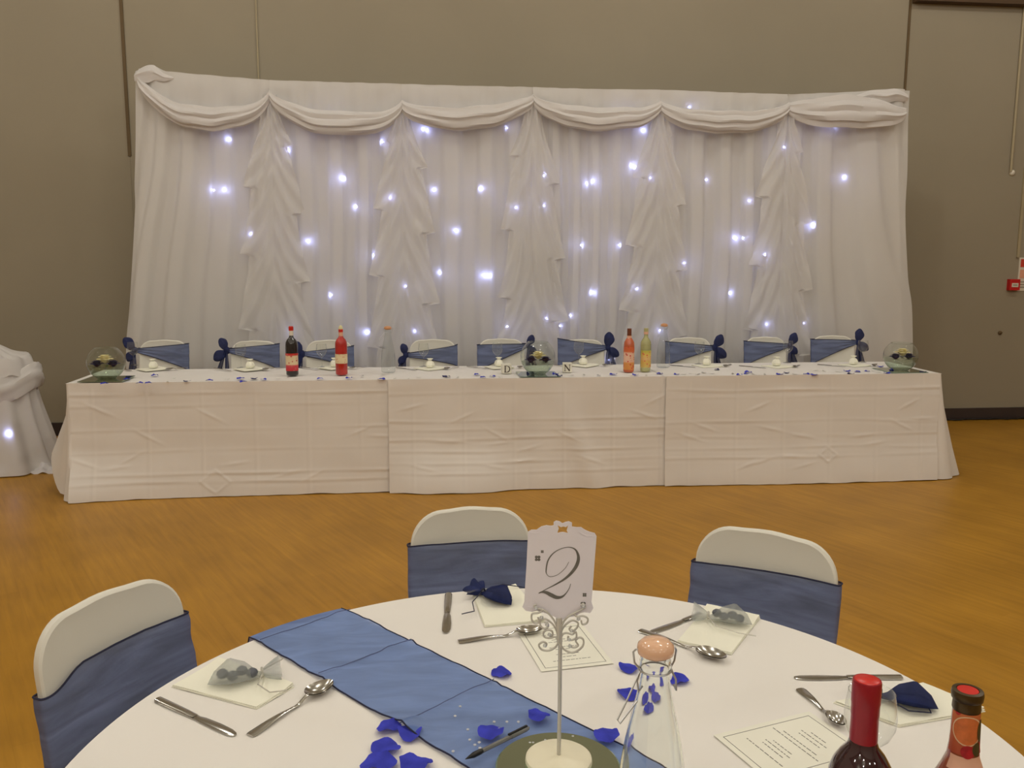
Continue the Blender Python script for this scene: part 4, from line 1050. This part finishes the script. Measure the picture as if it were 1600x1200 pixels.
# ---- wine glass
GL = [(.001, .0015), (.030, .001), (.0325, .0015), (.020, .004), (.006, .008), (.0038, .016), (.0036, .065), (.005, .074), (.016, .082), (.030, .097), (.0375, .115), (.0385, .130), (.0365, .150), (.0335, .168)]
def glass_thing(label, loc, group, q=1.0):
    t = thing('wine_glass', label, 'wine glass', loc, 0, group)
    MB().lathe([(r*q, z*q) for r, z in GL[7:]], 32, cap=False).build('bowl', M['glass'], t)
    MB().tube([(.0335*q*math.cos(a), .0335*q*math.sin(a), .168*q) for a in [2*PI*k/32 for k in range(32)]], .0008*q, 5, closed=True).build('rim', M['glass'], t)
    MB().lathe([(r*q, z*q) for r, z in GL[3:8]], 20).build('stem', M['glass'], t)
    MB().lathe([(r*q, z*q) for r, z in GL[:5]], 32).build('foot', M['glass'], t)
    return t
gz = S+.155; gp = at(1362, 1090, gz)
glass_thing('empty stemmed wine glass behind the red wine bottle', (gp.x, gp.y, S), None, .155/.168*1.06)

# ---- pen
pa, pb = at(727, 1193, S+.006), at(827, 1143, S+.006); pd = (pb-pa); pl = pd.length
pen = thing('ballpoint_pen', 'clear ballpoint pen with black cap lying on the blue runner', 'pen', (pa.x, pa.y, S+.0135), math.atan2(pd.y, pd.x))
q = pl
MB().lathe([(.0039, .22*q), (.0039, .72*q)], 8).build('barrel', M['penclear'], pen, rot=(0, PI/2, 0), smooth=False)
MB().lathe([(.0010, .08*q), (.0012, .90*q)], 8).build('ink_tube', M['black'], pen, rot=(0, PI/2, 0))
MB().lathe([(.0005, 0), (.0022, .05*q), (.0046, .12*q), (.0046, .22*q), (.0040, .25*q)], 12).build('grip', M['black'], pen, rot=(0, PI/2, 0))
MB().lathe([(.0042, .70*q), (.0044, .74*q), (.0044, .94*q), (.0035, .98*q), (.001, 1.0*q)], 12).build('cap', M['penclear'], pen, rot=(0, PI/2, 0))
MB().box((.66*q, -.0018, .0042), (.96*q, .0018, .0064)).build('clip', M['black'], pen, smooth=False)

# ---- petals
def petal_mesh(seed, m=None):
    rnd = random.Random(seed); c1, c2, c3 = rnd.uniform(-1, 1), rnd.uniform(-1, 1), rnd.uniform(0, 6)
    def f(u, v):
        a = 2*PI*u; r = v*(1+.07*math.sin(3*a+c3)+.07*math.sin(2*a+c1*3)+.03*math.sin(7*a+c3))*(1-.14*math.exp(-((a-PI)/.35)**2))
        x, y = r*.026*math.cos(a), r*.021*math.sin(a)
        z = .0012+max(0, .0075*v**2.5*(.45+.55*math.sin(2*a+c3))+.0018*v**3*math.sin(5*a+c2*4)+.003*(1-v**2))
        return (x, y, z)
    mb = MB().grid(f, 28, 6, cu=True); return mb.mesh('rose_petal', m or M['petal'])
PM = [petal_mesh(s) for s in (1, 2, 3, 4, 5)]; PD = [petal_mesh(s, M['petal_dark']) for s in (6, 7)]
prnd = random.Random(11)
def petal(x, y, z, label, group, k=None, s=1.0, ang=None):
    P = at(x, y, z); o = place(prnd.choice(PM) if k is None else k, 'rose_petal', P, (0, 0, prnd.uniform(0, 6.28) if ang is None else ang), scale=(s, s, s*prnd.uniform(.8, 1.3)))
    tag(o, label, 'petal', group); return o
for x, y, s in ((784,1054,.85),(984,1046,.85),(1062,1064,.85),(982,1086,.95),(1012,1074,.8),(1030,1090,.85),(1003,1106,.8)):  # the last three are added in place of images refracted in the bottle
    petal(x, y, S, 'bright blue fabric rose petal on bare white cloth near the clear bottle, some added for refracted images' if x > 900 else 'bright blue fabric rose petal alone on the white cloth beside the runner', 'petals on the round table', None, s)
for x, y, s in ((607,1138,.85),(602,1170,1.0),(590,1196,1.15),(650,1197,1.1),(640,1147,1.0)):
    petal(x, y, S+.003, 'bright blue fabric rose petal clustered on the white cloth beside the pen', 'petals on the round table', None, s)
for x, y, s in ((768,1146,.95),(842,1120,.8)):
    petal(x, y, S+.010, 'bright blue fabric rose petal lying on the blue runner', 'petals on the round table', None, s)
petal(948, 1150, S+.010, 'crumpled bright blue rose petal beside the mirror plate edge', 'petals on the round table', None, .95)
# clear table crystals
cm_ = MB().lathe([(.0001, 0), (.0022, .0022), (.0030, .0032), (.0022, .0042), (.001, .0044)], 6).mesh('table_crystal', M['crystal'], False)
for x, y in ((719,1103),(711,1118),(772,1127),(792,1127),(810,1127),(731,1139),(734,1155),(749,1159),(750,1168),(708,1173),(742,1163),(780,1138),(828,1160),(833,1160),(852,1156),(895,1150),(904,1170)):
    P = at(x, y, S+.012); tag(place(cm_, 'table_crystal', P-Vector((0, 0, .004)), (0, 0, prnd.uniform(0, 3))), 'tiny clear table crystal scattered over runner and mirror plate', 'crystal', 'table crystals')

# ================================================================= things on the top table
GT = 'place settings along the top table'
places = [(238,577),(390,577),(522,575),(672,576),(780,574),(912,571),(1105,572),(1215,573),(1335,571)]
glasses = [(209,571),(377,575),(503,574),(662,573),(777,572),(904,569),(1092,569),(1230,567),(1347,566)]
for i, (x, y) in enumerate(places):
    nth = ORD[i]+' top table place from the side table'
    P = at(x, y, TS); c = Vector((P.x, P.y, TS)); a = prnd.uniform(-.35, .35)+.5
    e1 = Vector((math.cos(a), math.sin(a), 0))*.085; e2 = Vector((-math.sin(a), math.cos(a), 0))*.085
    napkin('napkin', 'cream folded napkin at the '+nth, [c-e1-e2, c+e1-e2, c+e1+e2, c-e1+e2], TS, GT)
    fx = thing('favour_bag', 'pale favour bag on the napkin at the '+nth, 'favour bag', (c.x, c.y+.02, TS+.0075), prnd.uniform(-.6, .6)+1.5, GT)
    def body(u, v):
        aa = 2*PI*u; pr = interp(v, [(0, .75), (.25, 1), (.6, .75), (.8, .22), (1, .7)]); r = .032*pr*(1+.10*math.sin(5*aa)+.12*v*math.sin(9*aa))
        return (r*math.cos(aa), r*math.sin(aa), .001+.062*v)
    MB().grid(body, 24, 14, cu=True).build('pouch', M['napkin'], fx)
    MB().tube([(.0085*math.cos(k*PI/6), .0085*math.sin(k*PI/6), .051) for k in range(12)], .0022, 5, closed=True).build('drawstring', M['sash_hem'] if i < 3 else M['wire'], fx)
    kx = c.x-.155+prnd.uniform(-.02, .02); sx_ = c.x+.16+prnd.uniform(-.02, .02)
    ka = prnd.uniform(-.15, .35)
    knife('steel knife on the place side nearer the draped side table at the '+nth if False else 'steel knife laid at the '+nth, Vector((kx-.09, c.y+.07, TS)), Vector((kx+.05, c.y-.07, TS)), TS, GT, .21)
    spoon('steel spoon laid at the '+nth, Vector((sx_+.05, c.y+.07, TS)), Vector((sx_-.03, c.y-.05, TS)), TS, GT, .19)
    gx, gy = glasses[i]; g = at(gx, gy, TS)
    glass_thing('empty wine glass at the '+nth, (g.x, g.y, TS), GT, 1.0)

# bottles on the top table
def tb(x, y): P = at(x, y, TS); return (P.x, P.y, TS)
SQ = [(.001, .004), (.036, 0), (.040, .004), (.041, .012), (.041, .205), (.039, .222), (.030, .240), (.019, .252), (.0145, .262), (.0135, .300), (.012, .318)]
bottle('cordial_bottle', 'dark bottle with red and cream label on the top table', tb(457, 586), SQ, M['squash'],
       [('collar', [(.0150, .268), (.0150, .300), (.0145, .302)], M['white_cap']), ('cap', [(.0145, .300), (.016, .302), (.016, .326), (.012, .330), (.001, .330)], M['cap_red'])],
       [('label', .032, .150, M['squash_lab'], -PI*.97, -PI*.03)], n=24)
bottle('cordial_bottle', 'red drink bottle with cream label and cream cap on the top table', tb(534, 585), SQ, M['redjuice'],
       [('collar', [(.0152, .262), (.0152, .288), (.0148, .290)], M['pinkband']), ('neck_band', [(.0155, .288), (.0155, .306), (.0148, .308)], M['cap_red']), ('cap', [(.0140, .306), (.015, .308), (.012, .326), (.004, .334), (.001, .334)], M['yellow_cap'])],
       [('label', .078, .142, M['red_lab'], -PI*.97, -PI*.03)], n=24)
WB = [(.001, .004), (.032, 0), (.0365, .004), (.0375, .012), (.0375, .190), (.035, .210), (.026, .226), (.0165, .240), (.0145, .252), (.014, .290), (.0138, .302)]
bottle('rose_wine_bottle', 'orange rose wine bottle with copper capsule on the top table', tb(982, 581), WB, M['orangejuice'],
       [('neck_band', [(.0165, .236), (.0165, .252), (.0160, .254)], M['pinkband']), ('capsule', [(.0152, .256), (.0152, .302), (.0145, .305), (.001, .305)], M['cap_copper'])],
       [('label', .018, .178, M['orange_lab'], -PI*.97, -PI*.03)], n=24)
bottle('white_wine_bottle', 'pale green wine bottle with yellow fruit label on the top table', tb(1008, 580), WB, M['greenjuice'],
       [('neck_band', [(.0158, .262), (.0158, .278), (.0152, .280)], M['pinkband']), ('capsule', [(.0152, .278), (.0155, .300), (.0145, .304), (.001, .304)], M['cap_olive'])],
       [('label', .030, .150, M['green_lab'], -PI*.90, -PI*.10)], n=24)
CG = thin_glass('carafe_far_glass', (.93, .95, .95, 1), 1.6)
P = tb(607, 582); carafe('clear swing top bottle on the top table beside the red drink bottle', P, 'clear bottles on the top table', 1.06, CG, M['stopper_w'])
P = tb(1036, 574); carafe('clear swing top bottle on the top table beside the pale green wine bottle', P, 'clear bottles on the top table', 1.06, CG, M['stopper_w'])

# fishbowls with roses
def rose_mesh(m, seed):
    mb = MB(); rnd = random.Random(seed)
    for ring, (n, rad, hgt, op) in enumerate(((3, .012, .030, .2), (4, .020, .032, .5), (5, .028, .028, .9), (6, .036, .020, 1.3))):
        for k in range(n):
            a0 = 2*PI*k/n+ring*.7+rnd.uniform(-.15, .15); wdt = 2*PI/n*.72
            def f(u, v, a0=a0, wdt=wdt, rad=rad, hgt=hgt, op=op):
                a = a0+(u-.5)*wdt*2*(.35+.65*math.sin(PI*min(1, .15+v*.85))**.6)
                r = .004+rad*(v**.8)*(.75+.25*op)+.008*op*max(0, v-.7); z = hgt*math.sin(min(1.9, v*1.5))*1.0-.012*op*max(0, v-.75)
                return (r*math.cos(a), r*math.sin(a), max(0, z))
            mb.grid(f, 6, 6)
    return mb.mesh('rose', m)
RC, RN = rose_mesh(M['rose_cream'], 1), rose_mesh(M['petal_dark'], 2)
leafm = MB().grid(lambda u, v: ((u-.5)*.06, (v-.5)*.024*math.sin(PI*min(1, max(0, u)))**.7, .002+.004*math.sin(PI*u)), 10, 4).mesh('leaf', M['leaf'])
for i, (x, y, rr, hh, where) in enumerate(((156, 597, .118, .205, 'at the top table end by the draped side table'), (843, 588, .118, .225, 'at the middle of the top table'), (1410, 580, .118, .20, 'at the top table end by the skirting board'))):
    P = at(x, y, TS); P.y = max(P.y, TY0+.135); b0 = TS+.0048
    mt = thing('mirror_tile', 'square mirror tile under the fishbowl '+where, 'mirror', (P.x, P.y, TS), 0, 'mirror tiles under the fishbowls')
    hs = .135
    MB().box((-hs, -hs, .0003), (hs, hs, .0035)).build('mirror', M['mirror'], mt, smooth=False)
    for sx, sy, ex, ey in ((-1, 0, .001, hs), (1, 0, .001, hs), (0, -1, hs, .001), (0, 1, hs, .001)):
        MB().box((sx*hs-ex, sy*hs-ey, .0003), (sx*hs+ex, sy*hs+ey, .004)).build('edge', M['mirror_edge'], mt, smooth=False)
    fb = thing('fishbowl', 'round glass fishbowl with floating roses '+where, 'fishbowl', (P.x, P.y, b0), 0, 'fishbowl centrepieces')
    vz = hh/(2*rr)*1.12
    prof = [(.001, .002), (.055, 0)]+[(rr*math.sin(t_), rr*vz*(1-math.cos(t_))-.010) for t_ in [.55+k*(2.52-.55)/22 for k in range(23)]]
    MB().lathe(prof, 48, cap=False).build('bowl', M['bowl'], fb)
    re, ze = prof[-1]; MB().tube([(re*math.cos(k*PI/20), re*math.sin(k*PI/20), ze) for k in range(40)], .003, 6, closed=True).build('rim', M['bowl'], fb)
    wl = .085
    wprof = [(.001, .004), (.053, .003)]+[(r-.003, z) for r, z in prof[2:] if z < wl]; wprof.append((wprof[-1][0]+.004, wl)); wprof.append((.001, wl))
    MB().lathe(wprof, 40).build('water', M['water'], fb)
    tag(place(RC, 'rose', (P.x, P.y-.02, b0+wl+.018), scale=(1.2, 1.2, 1.7)), 'cream yellow rose in the fishbowl '+where, 'flower', 'floating roses')
    for s in (-1, 1):
        tag(place(RN, 'rose', (P.x+s*.050, P.y-.02, b0+wl-.006), (0, 0, s), scale=(1.0, 1.0, 1.3)), 'dark navy rose in the fishbowl '+where, 'flower', 'floating roses')
    for k in range(3):
        tag(place(leafm, 'leaf', (P.x+.05*math.cos(k*2.1+1), P.y-.02+.05*math.sin(k*2.1+1), b0+wl+.001), (0, 0, k*2.1+1)), 'green rose leaf in the fishbowl '+where, 'leaf', 'floating leaves')

# letter blocks
def block(label, x, y, ch, rz):
    P = at(x, y, TS); t = thing('letter_block', label, 'letter block', (P.x, P.y, TS), rz); h = .032
    MB().slab([(-h, -h+.004), (-h+.004, -h), (h-.004, -h), (h, -h+.004), (h, h-.004), (h-.004, h), (-h+.004, h), (-h, h-.004)], .0005, 2*h).build('cube', M['block'], t, smooth=False)
    y0, y1 = -h-.0012, -h+.0005; L = MB()
    def bar(xa, za, xb, zb, w_): 
        d = Vector((xb-xa, zb-za)); n = Vector((-d.y, d.x)).normalized()*w_/2
        pts = [(xa+n.x, za+n.y), (xa-n.x, za-n.y), (xb-n.x, zb-n.y), (xb+n.x, zb+n.y)]
        L.add([(p, y0, q_) for p, q_ in pts]+[(p, y1, q_) for p, q_ in pts], [(0,1,2,3),(7,6,5,4),(0,4,5,1),(1,5,6,2),(2,6,7,3),(3,7,4,0)])
    if ch == 'D':
        bar(-.014, .010, -.014, .054, .007)
        pts = [(-.018+.0, .054), (-.004, .054)]+[(-.004+.022*math.sin(a), .032+.022*math.cos(a)) for a in [PI*k/10 for k in range(11)]]+[(-.018, .010)]
        for (a_, b_), (c_, d_) in zip(pts, pts[1:]): bar(a_, b_, c_, d_, .0065 if a_ > .008 else .0035)
        bar(-.020, .0535, -.008, .0535, .003); bar(-.020, .0105, -.008, .0105, .003)
    else:
        bar(-.016, .010, -.016, .054, .0035); bar(.016, .010, .016, .054, .0035); bar(-.017, .053, .016, .011, .008)
        for xx in (-.016, .016):
            bar(xx-.006, .0535 if xx < 0 else .0535, xx+.006, .0535, .003)
        bar(-.022, .0105, -.010, .0105, .003)
    L.build('letter', M['letter'], t, smooth=False)
block('cream block with dark letter D on the top table', 791, 583, 'D', .10)
block('cream block with dark letter N on the top table', 886, 581, 'N', -.12)

# petals and silver confetti along the top table
far = [(198,593),(242,587),(218,599),(232,599),(292,596),(163,600),(327,595),(376,592),(380,597),(397,592),(412,593),(500,592),(545,591),(596,593),(698,589),(755,590),(745,586),(770,588),(868,585),(874,588),
 (958,585),(993,586),(1031,584),(1057,585),(1120,578),(1155,586),(1166,584),(1169,582),(1218,585),(1229,583),(1260,585),(1272,586),(1323,580),(1340,581),(1329,584),(1355,580),(1375,573),(1393,579),(1386,583),(1442,582)]
for k, (x, y) in enumerate(far):
    petal(x, min(y, 1e9), TS, 'blue rose petal scattered along the front of the top table', 'petals along the top table', PD[k % 2] if k % 5 == 4 else None, prnd.uniform(.8, 1.1))
def conf():
    def f(u, v): a = 2*PI*u; return (.019*v*math.cos(a), .008*v*math.sin(a)*(1-.4*math.cos(a)), .001+.004*v*v*math.cos(a)**2)
    return MB().grid(f, 16, 3, cu=True).mesh('silver_leaf', M['silver'])
CFM = conf()
for x, y in [(270,592),(262,597),(355,593),(435,592),(450,590),(462,593),(553,590),(565,588),(600,585),(617,592),(638,592),(654,590),(715,590),(782,590),(892,587),(913,586),(936,587),(985,588),(1010,587),(1068,585),(1080,584),(1090,585),(1100,583),(1112,584),(1145,584),(1178,585),(1195,585),(1243,585),(1275,579),(1288,580),(1310,581),(1365,580),(1372,582),(275,577),(415,577)]:
    P = at(x, y, TS); tag(place(CFM, 'silver_leaf', P, (0, 0, prnd.uniform(0, 6.3)), scale=(prnd.uniform(.8, 1.3),)*3), 'small silver leaf confetti scattered along the top table', 'confetti', 'silver confetti')
bpy.context.view_layer.update()
